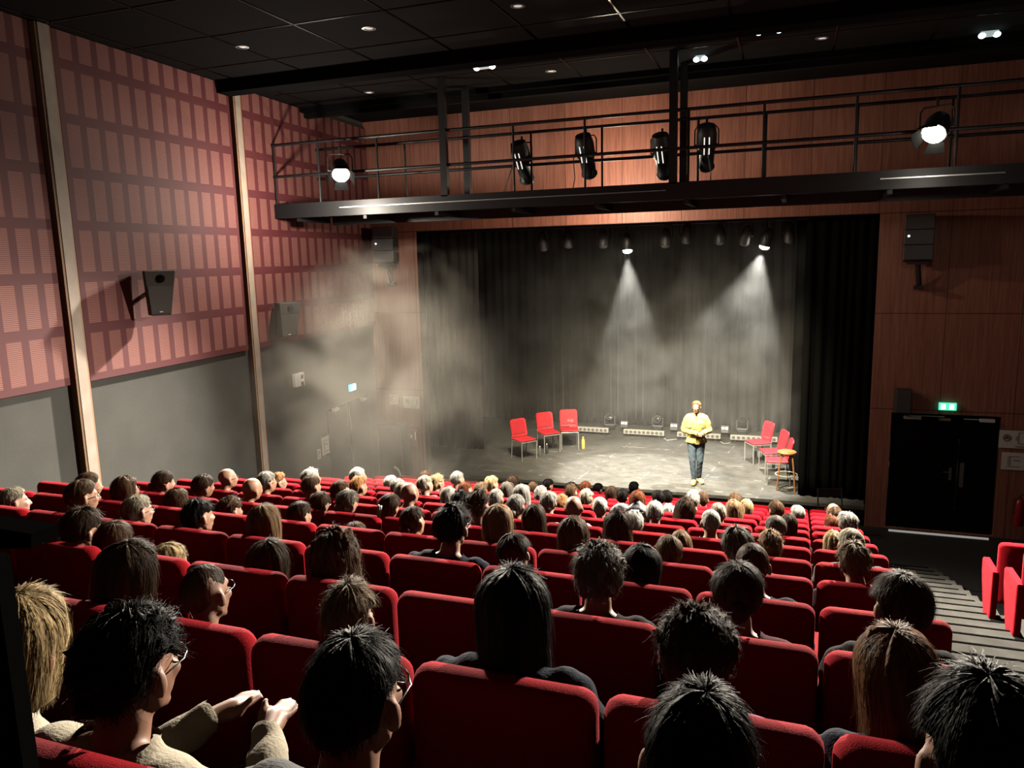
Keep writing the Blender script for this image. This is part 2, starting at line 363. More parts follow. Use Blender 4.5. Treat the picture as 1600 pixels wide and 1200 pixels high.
# stage platform, hung cloths
s = MB(); s.span((-10.7, 14.98, 0), (1.34, 21, .36)); s.span((1.34, 15.05, 0), (4.2, 21, .36)); s.span((-7.52, 14.8, .30), (1.34, 14.98, .36))
tag(s.build('stage_platform', STAGEF, smooth=False), 'low black stage with scuffed lit vinyl floor', 'stage', kind='structure')
s = MB(); s.span((-7.52, 14.80, 0), (1.34, 14.975, .30)); struct('trim_4', s, BLKW, smooth=False)
def curtain(x0, x1, y, z0, z1, m, label, folds, amp, seed, group=None, hang=.0):
    rnd = random.Random(seed); N_ = int(folds*12); xs = []
    ph = [rnd.uniform(0, 6.28) for _ in range(5)]
    V = []; F_ = []; rows = 14
    for j in range(rows+1):
        z = z1+(z0-z1)*j/rows; k = j/rows
        for i in range(N_+1):
            u = i/N_; a = u*folds*2*PI
            w_ = math.sin(a+1.6*math.sin(u*9+ph[0])+.5*k*math.sin(u*23+ph[1]))
            w_ = math.copysign(abs(w_)**.7, w_)*(.55+.45*math.sin(u*17+ph[2])**2)*(.6+.4*math.sin(u*41+ph[3])**2)
            V.append((x0+(x1-x0)*u+.02*k*math.sin(a*.37+ph[4]), y+amp*w_*(.65+.35*k)+.03*noise.noise((u*folds*.8, z*.7, seed)), z))
    for j in range(rows):
        for i in range(N_): p = j*(N_+1)+i; F_.append((p, p+1, p+N_+2, p+N_+1))
    mb = MB(); mb.add(V, F_); o = mb.build('stage_curtain', m, smooth=True, angle=80)
    so = o.modifiers.new('thick', 'SOLIDIFY'); so.thickness = .006
    return tag(o, label, 'curtain', group)
curtain(-9.6, .9, 20.62, .365, 7.2, CURT, 'wide black pleated backdrop curtain across the back of the stage', 44, .085, 3)
curtain(-8.95, -7.06, 17.0, .365, 6.6, CURT, 'black side curtain hanging at the left of the stage', 9, .05, 5)
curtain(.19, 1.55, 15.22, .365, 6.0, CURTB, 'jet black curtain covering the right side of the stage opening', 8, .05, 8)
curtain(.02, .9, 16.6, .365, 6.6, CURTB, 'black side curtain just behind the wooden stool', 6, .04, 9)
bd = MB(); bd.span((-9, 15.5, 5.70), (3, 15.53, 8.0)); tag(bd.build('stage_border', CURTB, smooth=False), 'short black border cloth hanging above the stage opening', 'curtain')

# ------------------------------------------------------------------ lighting catwalk
DECK0, DECK1 = 11.25, 12.28
cw = empty('lighting_catwalk', (-3.4, 11.3, 5.7)); tag(cw, 'long black steel lighting catwalk with railings hung across the hall', 'catwalk')
def cwp(mb): mb.v = [(x+3.4, y-11.3, z-5.7) for x, y, z in mb.v]; return mb
m_ = MB(); m_.span((-8.42, DECK0, 5.76), (3.9, DECK0+.05, 6.00)); m_.span((-8.42, DECK0+.05, 5.80), (3.9, DECK1-.05, 5.86)); m_.span((-7.9, DECK1-.05, 5.66), (3.9, DECK1, 6.00))
for k in range(10): m_.span((-8+1.3*k, DECK0+.05, 5.70), (-7.94+1.3*k, DECK1-.05, 5.8))
cwp(m_).build('deck', BLACK, cw, smooth=False)
for a_, b_ in ((-7.1, -1.75), (1.0, 2.4)):
    m_ = MB(); m_.span((a_, DECK0-.03, 5.885), (b_, DECK0-.006, 5.90)); cwp(m_).build('edge_rail', STEEL, cw, smooth=False)
for x in (-5.2, -1.66):
    m_ = MB(); m_.span((x-.055, DECK0+.0, 5.98), (x+.055, DECK0+.09, 7.76)); cwp(m_).build('hanger', BLACK, cw, smooth=False)
for x in (-5.13, -1.62):
    m_ = MB(); m_.span((x-.05, 12.0, 5.9), (x+.05, 12.1, 7.76)); cwp(m_).build('hanger', BLACK, cw, smooth=False)
for x in (-8.38, -7.50, -6.39, -4.05, -2.94, -1.45, -.45, .69, 1.85, 3.0):
    m_ = MB(); m_.tube([(x, 11.3, 6.0), (x, 11.3, 6.97)], .018); cwp(m_).build('post', BLACK, cw)
for x in (-7.95, -6.25, -4.0, -2.85, -1.4, -.45, .75, 1.9):
    m_ = MB(); m_.tube([(x, 12.0, 6.0), (x, 12.0, 6.96)], .018); cwp(m_).build('post', BLACK, cw)
for y, z, x0 in ((11.3, 6.98, -8.42), (11.3, 6.46, -8.42), (12.0, 6.96, -8.0), (12.0, 6.46, -8.0)):
    m_ = MB(); m_.tube([(x0, y, z), (3.9, y, z)], .024, 10); cwp(m_).build('rail', BLACK, cw)

def lantern(name, loc, target, label, group, kind='profile', lit=False, power=30):
    """A stage lantern on a yoke; its beam leaves along -Z of the body."""
    t = empty(name, loc); tag(t, label, 'stage light', group)
    q = (Vector(target)-Vector(loc)).to_track_quat('-Z', 'Y').to_matrix()
    b = MB()
    if kind == 'profile': prof = [(.04, .30), (.12, .29), (.145, .16), (.145, -.03), (.12, -.08), (.11, -.30), (.125, -.32), (.125, -.36)]
    elif kind == 'fresnel': prof = [(.03, .19), (.11, .18), (.145, .08), (.145, -.08), (.15, -.10)]
    else: prof = [(.04, .22), (.09, .15), (.105, .0), (.105, -.14), (.108, -.15)]
    b.lathe(prof, n=20, M=q)
    b.build('housing', BLKP, t)
    r0 = prof[-1][0]; zl = prof[-1][1]
    l = MB(); l.lathe([(r0*.9, zl+.004), (r0*.82, zl-.03), (.5*r0, zl-.055), (.01, zl-.065)], n=20, M=q)
    l.build('lens', mat('lamp_lens_lit', (1, 1, 1), .3, emit=(1, .93, .78), es=power) if lit else mat('lamp_lens', (.10, .10, .10), .15), t)
    y = MB(); w_ = r0+.045; top = .26
    side = q @ Vector((1, 0, 0)); side.z = 0
    side = side.normalized() if side.length > .1 else Vector((1, 0, 0))
    y.tube([side*w_, side*w_+Vector((0, 0, top*.8)), side*(w_*.8)+Vector((0, 0, top)), -side*(w_*.8)+Vector((0, 0, top)), -side*w_+Vector((0, 0, top*.8)), -side*w_], .011, 6)
    y.tube([side*w_*1.05, -side*w_*1.05], .012, 6)
    y.tube([(0, 0, top), (0, 0, top+.10)], .018, 6); y.build('yoke', BLACK, t)
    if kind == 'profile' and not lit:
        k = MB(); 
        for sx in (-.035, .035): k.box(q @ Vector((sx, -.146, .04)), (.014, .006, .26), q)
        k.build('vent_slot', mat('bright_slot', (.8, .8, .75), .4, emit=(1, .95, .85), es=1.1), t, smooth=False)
    if kind != 'profile':
        k = MB()
        for a in (0, PI/2, PI, 3*PI/2):
            d_ = Vector((math.cos(a), math.sin(a), 0)); e_ = Vector((-math.sin(a), math.cos(a), 0)); z0 = zl
            P = [d_*r0*.95-e_*.09+Vector((0, 0, z0)), d_*r0*.95+e_*.09+Vector((0, 0, z0)), d_*r0*1.35-e_*.12+Vector((0, 0, z0-.13)), d_*r0*1.35+e_*.12+Vector((0, 0, z0-.13))]
            P2 = [p+d_*.004 for p in P]; P = [q @ p for p in P]; P2 = [q @ p for p in P2]
            k.hexa([P[0], P[1], P[2], P[3], P2[0], P2[1], P2[2], P2[3]])
        if kind == 'fresnel': k.build('barn_door', BLKW, t, smooth=False)
    return t
orde = ['leftmost', 'second from the left', 'third from the left', 'rightmost']
for i, (x, y, z, tx) in enumerate(PROF):
    lantern('profile_spotlight', (x, y, z), (tx, 15.4, .9), 'black profile spotlight hanging on the catwalk rail, %s of four' % orde[i], 'profile spotlights on the catwalk')
lantern('fresnel_spotlight', AUD_L, (-3.6, 6.4, 1.2), 'dazzling lit lamp at the left end of the catwalk facing the audience', None, 'fresnel', True, 60)
lantern('fresnel_spotlight', AUD_R, (-.9, 6.4, 1.0), 'dazzling lit lamp at the right end of the catwalk facing the audience', None, 'fresnel', True, 60)
t = empty('work_light', (-3.05, 13.2, 5.86)); tag(t, 'small work light on an added arm behind the catwalk, centre', 'work light')
m_ = MB(); m_.tube([(0, 0, 0), (0, -.93, 0)], .02, 8); m_.build('arm', BLACK, t)
m_ = MB(); m_.box((0, 0, 0), (.20, .10, .10)); m_.build('housing', BLKP, t, smooth=False, bevel=.008)
m_ = MB(); m_.box((0, .055, 0), (.16, .01, .07)); m_.build('lens', mat('work_lens', (1, 1, 1), .3, emit=(1, .9, .7), es=12), t, smooth=False)
cab = MB(); cab.tube([(-4.2, 11.9, 6.6), (-4.35, 11.95, 6.35), (-4.42, 11.9, 6.1), (-4.5, 11.95, 6.0)], .008, 5); tag(cab.build('cable', BLKP), 'thin black cable hanging from leftmost catwalk spotlight', 'cable')
cab = MB(); cab.tube([(-3.15, 11.9, 6.7), (-3.28, 11.9, 6.5), (-3.26, 11.9, 6.2), (-3.3, 11.9, 6.0)], .008, 5); tag(cab.build('cable', BLKP), 'thin black cable hanging from second catwalk spotlight', 'cable')
cab = MB(); cab.tube([(-1.25, 11.9, 6.45), (-1.2, 11.9, 6.2), (-1.2, 11.9, 6.0)], .008, 5); tag(cab.build('cable', BLKP), 'thin black cable hanging from rightmost catwalk spotlight', 'cable')

# over-stage rig
rg = MB(); rg.tube([(-8.5, 16.3, 5.62), (2.5, 16.3, 5.62)], .025, 10); rg.tube([(-8.5, 18.5, 5.9), (2.5, 18.5, 5.9)], .025, 10)
for x in (-7.5, -4.4, -1.4, 1.6): rg.tube([(x, 16.3, 5.62), (x, 16.3, 7.85)], .01, 6)
tag(rg.build('lighting_bar', BLACK), 'black steel lighting bars above the stage', 'lighting bar')
lantern('par_lantern', ST_L, (-3.05, 15.9, .36), 'bright stage lamp throwing a hazy beam at centre stage', None, 'par', True, 40)
lantern('par_lantern', ST_R, (-1.9, 16.4, .36), 'bright stage lamp throwing a hazy beam at the right', None, 'par', True, 40)
rig = [(-5.21, 5.33, -5.0, 17.5, 'far left'), (-4.63, 5.38, -4.6, 16.4, 'second from the left'), (-3.86, 5.36, -3.9, 16.6, 'just left of the bright centre lamp'),
       (-2.53, 5.33, -2.5, 16.4, 'just right of the bright centre lamp'), (-2.10, 5.40, -2.6, 17.5, 'near the middle of the bar'), (-1.44, 5.36, -1.3, 16.5, 'between middle and the right lamp'),
       (-.94, 5.32, -2.2, 18.5, 'just left of the right lit lamp'), (-.12, 5.36, .2, 17, 'at the far right')]
for x, z, tx, ty, d in rig:
    lantern('par_lantern', (x, 16.3, z), (tx, ty, .4), 'unlit black lamp on the stage bar, '+d, 'unlit lamps on the stage bar', 'par')

# ------------------------------------------------------------------ ceiling fittings
DL = [(-4.89, 8.61, 'right of the bright ceiling bars'), (-6.76, 8.63, 'nearest the left wall'), (-2.98, 8.57, 'at the top centre edge'), (-3.54, 11.63, 'above the catwalk centre'),
      (.24, 11.47, 'right of the bigger emergency light'), (-6.7, 11.7, 'above the left catwalk lamp'), (-5.9, 13.3, 'beyond the second beam at left'), (-4.1, 13.3, 'beyond the second beam at centre'), (-.2, 13.3, 'beyond the second beam at right')]
for x, y, d in DL:
    z = 7.76 if y < 12.4 else 7.9
    t = empty('downlight', (x, y, z)); tag(t, 'small round recessed ceiling downlight '+d, 'downlight', 'recessed ceiling downlights')
    m_ = MB(); m_.lathe([(.085, 0), (.085, -.008), (.06, -.012), (.058, .0)], n=20); m_.build('rim', STEEL, t)
    m_ = MB(); m_.lathe([(.05, -.003), (.04, -.006), (.002, -.007)], n=16); m_.build('diffuser', mat('downlight_glass', (.8, .7, .68), .2, emit=(1, .86, .84), es=.5), t)
for x, y, s_, d in ((-4.28, 10.81, 1, 'glowing emergency light on the ceiling left of centre'), (-.4, 10.67, 1, 'larger glowing emergency light on the ceiling near the top'),
                  (-1.35, 11.71, .45, 'small pair of glowing emergency lamps above the centre hanger'), (2.28, 12.1, .7, 'pair of glowing emergency lamps at the upper right')):
    t = empty('emergency_light', (x, y, 7.76)); tag(t, d, 'emergency light', None)
    m_ = MB(); m_.box((0, 0, -.03), (.30*s_, .10, .06)); m_.build('casing', mat('ivory_casing', (.5, .42, .40), .4, emit=(.8, 1, 1), es=.35), t, smooth=False, bevel=.01)
    for sx in (-1, 1):
        m_ = MB(); m_.ell((sx*.12*s_, -.02, -.05), (.045, .05, .035)); m_.build('lamp', mat('cold_lamp', (.9, 1, 1), .3, emit=(.62, .95, 1), es=5), t)

# ------------------------------------------------------------------ loudspeakers
def speaker_wedge(loc, rzv, label, s_=1.0):
    t = empty('loudspeaker', loc, rzv); tag(t, label, 'loudspeaker')
    m_ = MB(); W, D, H = .30*s_, .30*s_, .56*s_     # front faces -Y, wider at the top, bottom slopes back
    m_.hexa([(-W*.42, -D*.15, 0), (W*.42, -D*.15, 0), (-W*.35, D*.6, 0), (W*.35, D*.6, 0), (-W*.62, -D*.6, H), (W*.62, -D*.6, H), (-W*.42, D*.6, H), (W*.42, D*.6, H)])
    m_.build('cabinet', mat('charcoal_cabinet', (.035, .034, .032), .6), t, smooth=False, bevel=.012)
    sl = math.atan2(-D*.45, H)
    def fp(x, z): return Vector((x, -D*.15-D*.45*z/H-.006, z))
    g_ = MB(); g_.hexa([fp(-W*.38, .03), fp(W*.38, .03), fp(-W*.38, .03)+Vector((0, .01, 0)), fp(W*.38, .03)+Vector((0, .01, 0)), fp(-W*.5, H*.66), fp(W*.5, H*.66), fp(-W*.5, H*.66)+Vector((0, .01, 0)), fp(W*.5, H*.66)+Vector((0, .01, 0))])
    g_.build('grille', mat('grey_grille', (.06, .057, .052), .7, bump=.5, bscale=500), t, smooth=False)
    h_ = MB(); h_.lathe([(.055*s_, 0), (.03*s_, .02), (.001, .03)], c=fp(0, H*.83), n=16, M=rx(R(90))); h_.build('horn', BLKW, t)
    b_ = MB(); b_.box(fp(0, .05), (.04, .004, .012)); b_.build('badge', WHITEP, t, smooth=False)
    k_ = MB(); k_.tube([(0, D*.6, H*.55), (0, D*.6+.16, H*.55)], .03); k_.build('bracket', BLACK, t)
    return t
speaker_wedge((wallx(8.0)+.30, 8.0, 4.36), R(58), 'black wedge loudspeaker mounted on the red panelling between the battens', 1.05)
speaker_wedge((wallx(10.95)+.30, 10.95, 3.76), R(60), 'hazy loudspeaker on the left wall just past the second batten', 1.05)
def speaker_line(loc, rzv, label):
    t = empty('line_loudspeaker', loc, rzv); tag(t, label, 'loudspeaker')
    m_ = MB()
    for k in range(3): m_.box((0, 0, -.13-.26*k), (.44, .34, .245), rx(R(-4*k)))
    m_.build('cabinet', BLKP, t, smooth=False, bevel=.01)
    m_ = MB(); m_.box((0, .06, -.80), (.34, .2, .06)); m_.tube([(0, .1, -.8), (.02, .16, -1.0), (.04, .22, -1.18)], .045, 8); m_.box((.04, .20, -1.22), (.16, .12, .06)); m_.build('bracket', BLACK, t)
    m_ = MB(); m_.ell((-.15, -.18, -.36), (.018, .01, .018)); m_.build('indicator_lamp', mat('white_led', (1, 1, 1), .3, emit=(1, 1, 1), es=2.5), t)
speaker_line((1.93, 14.52, 5.56), R(-8), 'black column loudspeaker on a bracket right of the stage opening')
speaker_line((-8.12, 14.52, 5.72), R(12), 'black column loudspeaker in the haze left of the stage opening')
t = empty('small_loudspeaker', (1.85, 14.66, 2.17)); tag(t, 'small black loudspeaker fixed on the wall above the exit door', 'loudspeaker')
m_ = MB(); m_.box((0, 0, .21), (.26, .22, .42)); m_.build('cabinet', BLKP, t, smooth=False, bevel=.02)
m_ = MB(); m_.box((0, -.112, .21), (.22, .006, .38)); m_.build('grille', mat('dark_grille', (.03, .032, .033), .7), t, smooth=False, bevel=.01)
m_ = MB(); m_.box((0, .1, .1), (.08, .1, .06)); m_.build('bracket', BLACK, t, smooth=False)

# ------------------------------------------------------------------ signs and wall things
PICT = mat('sign_ink', (.16, .06, .045), .7); PICTG = mat('sign_grey_ink', (.33, .30, .27), .7)
def ring(mb, cx, cz, r, w_, y=-.008, n=24):
    P = []; 
    for k in range(n):
        a = 2*PI*k/n
        for rr in (r-w_, r):
            for yy in (y, y+.004): P.append((cx+rr*math.cos(a), yy, cz+rr*math.sin(a)))
    F_ = []
    for k in range(n):
        a = 4*k; b_ = 4*((k+1) % n); F_ += [(a, b_, b_+2, a+2), (a+1, a+3, b_+3, b_+1), (a, a+1, b_+1, b_), (a+2, b_+2, b_+3, a+3)]
    mb.add(P, F_)
def nosmoke(loc, w_, label):
    t = empty('sign', loc); tag(t, label, 'sign')
    m_ = MB(); m_.box((0, 0, 0), (w_, .006, w_*1.1)); m_.build('plate', PAPER, t, smooth=False)
    k = MB(); ring(k, 0, 0, w_*.36, w_*.06); k.box((0, -.007, 0), (w_*.62, .004, w_*.05), ry(R(45))); k.box((-.01, -.007, -.01), (w_*.34, .004, w_*.055)); k.build('pictogram', PICT, t, smooth=False)
nosmoke((-8.25, 14.79, 1.97), .20, 'small square no-smoking sign on the front wall left of the stage')
def phonesign(loc, w_, label):
    t = empty('sign', loc); tag(t, label, 'sign'); h = w_*.66
    m_ = MB(); m_.box((0, 0, 0), (w_, .006, h)); m_.build('plate', PAPER, t, smooth=False)
    k = MB(); ring(k, -w_*.25, h*.08, w_*.13, w_*.03); k.box((-w_*.25, -.007, h*.08), (w_*.12, .004, h*.12)); k.box((-w_*.25, -.007, h*.16), (w_*.05, .004, h*.06)); k.build('no_camera_pictogram', PICT, t, smooth=False)
    k = MB()
    for (x0, x1, z0, z1) in ((.10, .32, .26, .28), (.10, .32, -.16, -.14), (.10, .115, -.16, .28), (.305, .32, -.16, .28), (.03, .05, -.02, .12), (.37, .39, -.02, .12), (.06, .08, -.05, .15), (.34, .36, -.05, .15)):
        k.span((x0*w_, -.009, z0*w_), (x1*w_, -.005, z1*w_))
    k.build('phone_pictogram', PICTG, t, smooth=False)
    k = MB(); k.span((.0, -.009, -.25*w_), (.38*w_, -.005, -.235*w_)); k.span((.06*w_, -.009, -.28*w_), (.32*w_, -.005, -.265*w_)); k.build('caption_line', PICTG, t, smooth=False)
phonesign((-7.82, 14.79, 1.92), .40, 'white no-camera and phone sign left of the stage opening')
phonesign((3.60, 14.79, 1.76), .46, 'dim no-camera and phone sign right of the exit door')
def paper(loc, w_, h, rzv, label, m2=PICTG):
    t = empty('paper_notice', loc, rzv); tag(t, label, 'notice')
    m_ = MB(); m_.box((0, 0, 0), (w_, .005, h)); m_.build('sheet', PAPER, t, smooth=False)
    k = MB(); k.box((0, -.005, h*.28), (w_*.5, .003, h*.05)); k.box((-w_*.18, -.005, 0), (w_*.12, .003, h*.45)); k.box((w_*.15, -.005, .02), (w_*.3, .003, h*.08)); k.box((.0, -.005, -h*.3), (w_*.6, .003, h*.04)); k.build('print', m2, t, smooth=False)
paper((3.60, 14.79, 1.38), .34, .30, 0, 'worn paper plan below the sign right of the exit door')
lw = math.atan2(.06, 1)
paper((wallx(12.45)-.03, 12.45, 1.47), .27, .36, PI/2+lw, 'white paper notice on the grey left wall by the door')
paper((wallx(12.20)-.03, 12.20, 1.36), .13, .20, PI/2+lw, 'small pinkish label beside the paper notice on left wall', PICT)
t = empty('exit_sign', (2.56, 14.76, 2.29)); tag(t, 'glowing green exit sign above the black double door', 'exit sign')
m_ = MB(); m_.box((0, 0, 0), (.27, .05, .13)); m_.build('casing', mat('green_exit_glow', (.1, .6, .4), .4, emit=(.08, .85, .5), es=1.1), t, smooth=False, bevel=.006)
for sx in (-.07, .06):
    m_ = MB(); m_.box((sx, -.028, 0), (.07, .006, .085)); m_.build('lit_pictogram', mat('white_exit_glow', (1, 1, 1), .4, emit=(.75, 1, .92), es=3.2), t, smooth=False)
t = empty('exit_sign', (wallx(13.6)-.0, 13.6, 2.43), PI/2+lw); tag(t, 'small blue-white exit sign above the door in the left wall', 'exit sign')
m_ = MB(); m_.box((0, 0, 0), (.24, .05, .14)); m_.build('casing', mat('cyan_exit_glow', (.2, .6, .6), .4, emit=(.15, .8, .8), es=1.2), t, smooth=False, bevel=.006)
for sx in (-.055, .055):
    m_ = MB(); m_.box((sx, -.028, 0), (.075, .006, .10)); m_.build('lit_pictogram', mat('white_cyan_glow', (1, 1, 1), .4, emit=(.8, 1, 1), es=3.2), t, smooth=False)
t = empty('wall_device', (wallx(11.65)-.02, 11.65, 2.90), PI/2+lw); tag(t, 'white box with a cut-out front on the grey left wall', 'wall device')
m_ = MB(); m_.box((0, 0, 0), (.30, .07, .24)); m_.build('casing', WHITEP, t, smooth=False, bevel=.008)
m_ = MB(); m_.box((.07, -.038, .05), (.08, .006, .07)); m_.box((.07, -.038, -.08), (.07, .006, .07)); m_.build('cut_out', BLKW, t, smooth=False)
t = empty('fire_hose_cabinet', (-7.82, 14.74, 1.0)); tag(t, 'dim red fire cabinet below the phone sign left of stage', 'cabinet')
m_ = MB(); m_.box((0, 0, .15), (.34, .12, .42)); m_.build('casing', mat('dim_red_box', (.20, .035, .025), .5), t, smooth=False, bevel=.01)
m_ = MB(); m_.box((.12, -.065, .20), (.025, .01, .18)); m_.box((.02, -.065, .18), (.05, .01, .07)); m_.build('white_label', PAPER, t, smooth=False)
t = empty('floor_monitor', (-8.12, 14.45, 0)); tag(t, 'black equipment cabinet standing in the left corner by the stage', 'cabinet')
m_ = MB(); m_.box((0, 0, .75), (.62, .34, 1.5)); m_.build('casing', BLKP, t, smooth=False, bevel=.01)
m_ = MB(); m_.box((0, -.175, .8), (.52, .008, 1.2)); m_.build('front_panel', BLKW, t, smooth=False)
t = empty('hose_reel', (-8.0, 14.15, 0)); tag(t, 'pale curved hose in the haze below the corner cabinet', 'hose')
m_ = MB(); m_.tube([(.16*math.cos(a)*1.1, -.0, .42+.2*math.sin(a)) for a in [R(x) for x in range(-100, 81, 15)]], .022, 8); m_.tube([(0, 0, 0), (0, 0, .24)], .02, 8); m_.build('hose', WHITEP, t)
t = empty('fire_extinguisher', (3.72, 14.66, .30)); tag(t, 'dark red fire extinguisher barely visible at the right edge', 'fire extinguisher')
m_ = MB(); m_.lathe([(.07, 0), (.075, .03), (.075, .38), (.05, .45), (.02, .47)], n=20); m_.build('cylinder', mat('extinguisher_red', (.25, .01, .01), .35), t)
m_ = MB(); m_.tube([(0, 0, .46), (0, 0, .54), (.06, -.02, .55)], .015, 8); m_.tube([(0, 0, .5), (-.09, -.02, .45), (-.10, -.03, .2)], .01, 6); m_.build('valve_and_hose', BLKP, t)

# ------------------------------------------------------------------ bodies
def capring(p0, r0, p1, r1, n=14):
    p0 = Vector(p0); p1 = Vector(p1); ax = (p1-p0); L = ax.length; ax = ax.normalized() if L > 1e-6 else Vector((0, 0, 1))
    a = ax.cross(Vector((0, 0, 1)) if abs(ax.z) < .9 else Vector((1, 0, 0))).normalized(); b = ax.cross(a)
    rings = []
    for t in (-89, -60, -30, 0): rings.append((p0+ax*r0*math.sin(R(t)), r0*math.cos(R(t))))
    for t in (0, 30, 60, 89): rings.append((p1+ax*r1*math.sin(R(t)), r1*math.cos(R(t))))
    return [[c+(a*math.cos(2*PI*k/n)+b*math.sin(2*PI*k/n))*r for k in range(n)] for c, r in rings]
class Body:
    def __init__(s): s.mb = MB(); s.pr = []
    def cap(s, lab, p0, r0, p1, r1): s.mb.loft(capring(p0, r0, p1, r1)); s.pr.append((lab, 'c', p0, p1, r0, r1)); return s
    def ell(s, lab, c, r, M=None): s.mb.ell(c, r, 20, 14, M); s.pr.append((lab, 'e', c, r, 0, 0)); return s
    def both(s, lab, p0, r0, p1, r1):
        for k in (1, -1): s.cap(lab, (p0[0]*k, p0[1], p0[2]), r0, (p1[0]*k, p1[1], p1[2]), r1)
    def bake(s, name, voxel, smooth=4):
        me = s.mb.mesh(name+'_src'); o = bpy.data.objects.new(name+'_src', me); link(o)
        m = o.modifiers.new('r', 'REMESH'); m.mode = 'VOXEL'; m.voxel_size = voxel; m.use_smooth_shade = True
        sm = o.modifiers.new('s', 'SMOOTH'); sm.factor = .5; sm.iterations = smooth
        dg = bpy.context.evaluated_depsgraph_get(); dg.update()
        out = bpy.data.meshes.new_from_object(o.evaluated_get(dg)); bpy.data.objects.remove(o); bpy.data.meshes.remove(me)
        V = np.empty(len(out.vertices)*3); out.vertices.foreach_get('co', V); V = V.reshape(-1, 3)
        Nn = np.empty(len(out.vertices)*3); out.vertex_normals.foreach_get('vector', Nn); Nn = Nn.reshape(-1, 3)
        F_ = np.array([tuple(p.vertices) if len(p.vertices) == 4 else tuple(p.vertices)+(p.vertices[-1],) for p in out.polygons], dtype=int)
        bpy.data.meshes.remove(out)
        labs = sorted(set(p[0] for p in s.pr)); best = np.full(len(V), 1e9); L = np.zeros(len(V), int)
        for p in s.pr:
            if p[1] == 'c':
                a = np.array(p[2]); b = np.array(p[3]); ab = b-a; t = np.clip(((V-a)@ab)/max(1e-9, ab@ab), 0, 1)
                d = np.linalg.norm(V-a-t[:, None]*ab, axis=1)-(p[4]+(p[5]-p[4])*t)
            else:
                q = (V-np.array(p[2]))/np.array(p[3]); ln = np.linalg.norm(q, axis=1); d = (ln-1)*min(p[3])
            k = labs.index(p[0]); m_ = d < best; best[m_] = d[m_]; L[m_] = k
        return dict(V=V, N=Nn, F=F_, L=np.array([labs[i] for i in L]))
def mesh_np(name, V, F_, smooth=True):
    me = bpy.data.meshes.new(name); V = np.asarray(V, float); F_ = np.asarray(F_)
    me.vertices.add(len(V)); me.vertices.foreach_set('co', V.ravel())
    n = F_.shape[1]; tot = np.full(len(F_), n)
    if n == 4:
        tri = F_[:, 3] == F_[:, 2]; 
        if tri.any():
            me2 = [tuple(f[:3]) if t else tuple(f) for f, t in zip(F_.tolist(), tri)]; me.clear_geometry(); me.from_pydata(V.tolist(), [], me2); me.update()
            me.polygons.foreach_set('use_smooth', [smooth]*len(me.polygons)); return me
    me.loops.add(F_.size); me.loops.foreach_set('vertex_index', F_.ravel())
    me.polygons.add(len(F_)); me.polygons.foreach_set('loop_start', np.arange(len(F_))*n); me.polygons.foreach_set('loop_total', tot)
    me.update(calc_edges=True); me.polygons.foreach_set('use_smooth', [smooth]*len(F_)); return me
def obj_of(name, me, m, parent=None):
    if not me.materials: me.materials.append(None)
    o = bpy.data.objects.new(name, me); link(o); o.parent = parent
    o.material_slots[0].link = 'OBJECT'; o.material_slots[0].material = m
    return o
def add_head(B, c, detail=True):
    """Head centred at c facing +Y, 0.23 m from chin to crown."""
    x, y, z = c
    def P(a, b, d): return (x+a, y+b, z+d)
    B.ell('head', P(0, -.014, .028), (.073, .092, .087)); B.ell('head', P(0, .018, -.030), (.058, .070, .074))
    B.ell('head', P(0, .052, -.090), (.026, .024, .022)); B.cap('head', P(-.042, .008, -.062), .018, P(-.018, .052, -.090), .016); B.cap('head', P(.042, .008, -.062), .018, P(.018, .052, -.090), .016)
    B.cap('head', P(0, .086, .012), .0085, P(0, .104, -.026), .0125); B.ell('head', P(.013, .093, -.031), (.008, .010, .007)); B.ell('head', P(-.013, .093, -.031), (.008, .010, .007))
    B.cap('head', P(-.034, .073, .026), .011, P(.034, .073, .026), .011)
    for k in (-1, 1):
        B.ell('head', P(.034*k, .062, -.018), (.022, .022, .020)); B.ell('ear', P(.080*k, -.014, -.008), (.011, .019, .031), rz(R(-14*k)))
    B.cap('head', P(-.018, .081, -.054), .0065, P(.018, .081, -.054), .0065); B.cap('head', P(-.015, .079, -.064), .0075, P(.015, .079, -.064), .0075)
HZ = 1.055                                           # head centre of the seated figure
def seated(voxel, hd=(0, 0, 0)):
    a, b_, c_ = hd
    B = Body()
    B.ell('leg', (0, -.03, .47), (.17, .13, .10)); B.ell('torso', (0, -.05, .60), (.155, .115, .14)); B.ell('torso', (0, -.065, .76), (.168, .112, .16))
    B.cap('torso', (-.14, -.06, .865), .062, (.14, -.06, .865), .062); B.both('torso', (.05, -.055, .90), .045, (.10, -.06, .875), .05)
    B.cap('neck', (0, -.045, .90), .058, (0, -.018, HZ-.075), .052)
    add_head(B, (0, .012, HZ))
    B.both('arm', (.185, -.055, .85), .056, (.232, .02+b_, .62+c_*.3), .043); B.both('arm', (.232, .02+b_, .62+c_*.3), .041, (.13+a, .235+b_, .575+c_), .028)
    B.both('hand', (.125+a, .25+b_, .575+c_), .024, (.10+a, .305+b_, .57+c_), .030)
    for i, (dx, L_) in enumerate(((-.028, .05), (-.010, .062), (.008, .058), (.026, .044))):
        B.both('hand', (.10+a+dx*.8, .325+b_, .572+c_), .0105, (.095+a+dx, .325+b_+L_, .553+c_+(.02 if c_ else 0)), .0085)
    B.both('hand', (.075+a, .28+b_, .575+c_), .0115, (.055+a, .325+b_, .57+c_+(.03 if c_ else 0)), .0095)
    B.both('leg', (.09, .0, .46), .085, (.105, .40, .46), .060); B.both('leg', (.105, .40, .455), .056, (.105, .42, .11), .040)
    B.both('foot', (.105, .41, .055), .042, (.115, .56, .035), .033)
    return B.bake('seated', voxel)
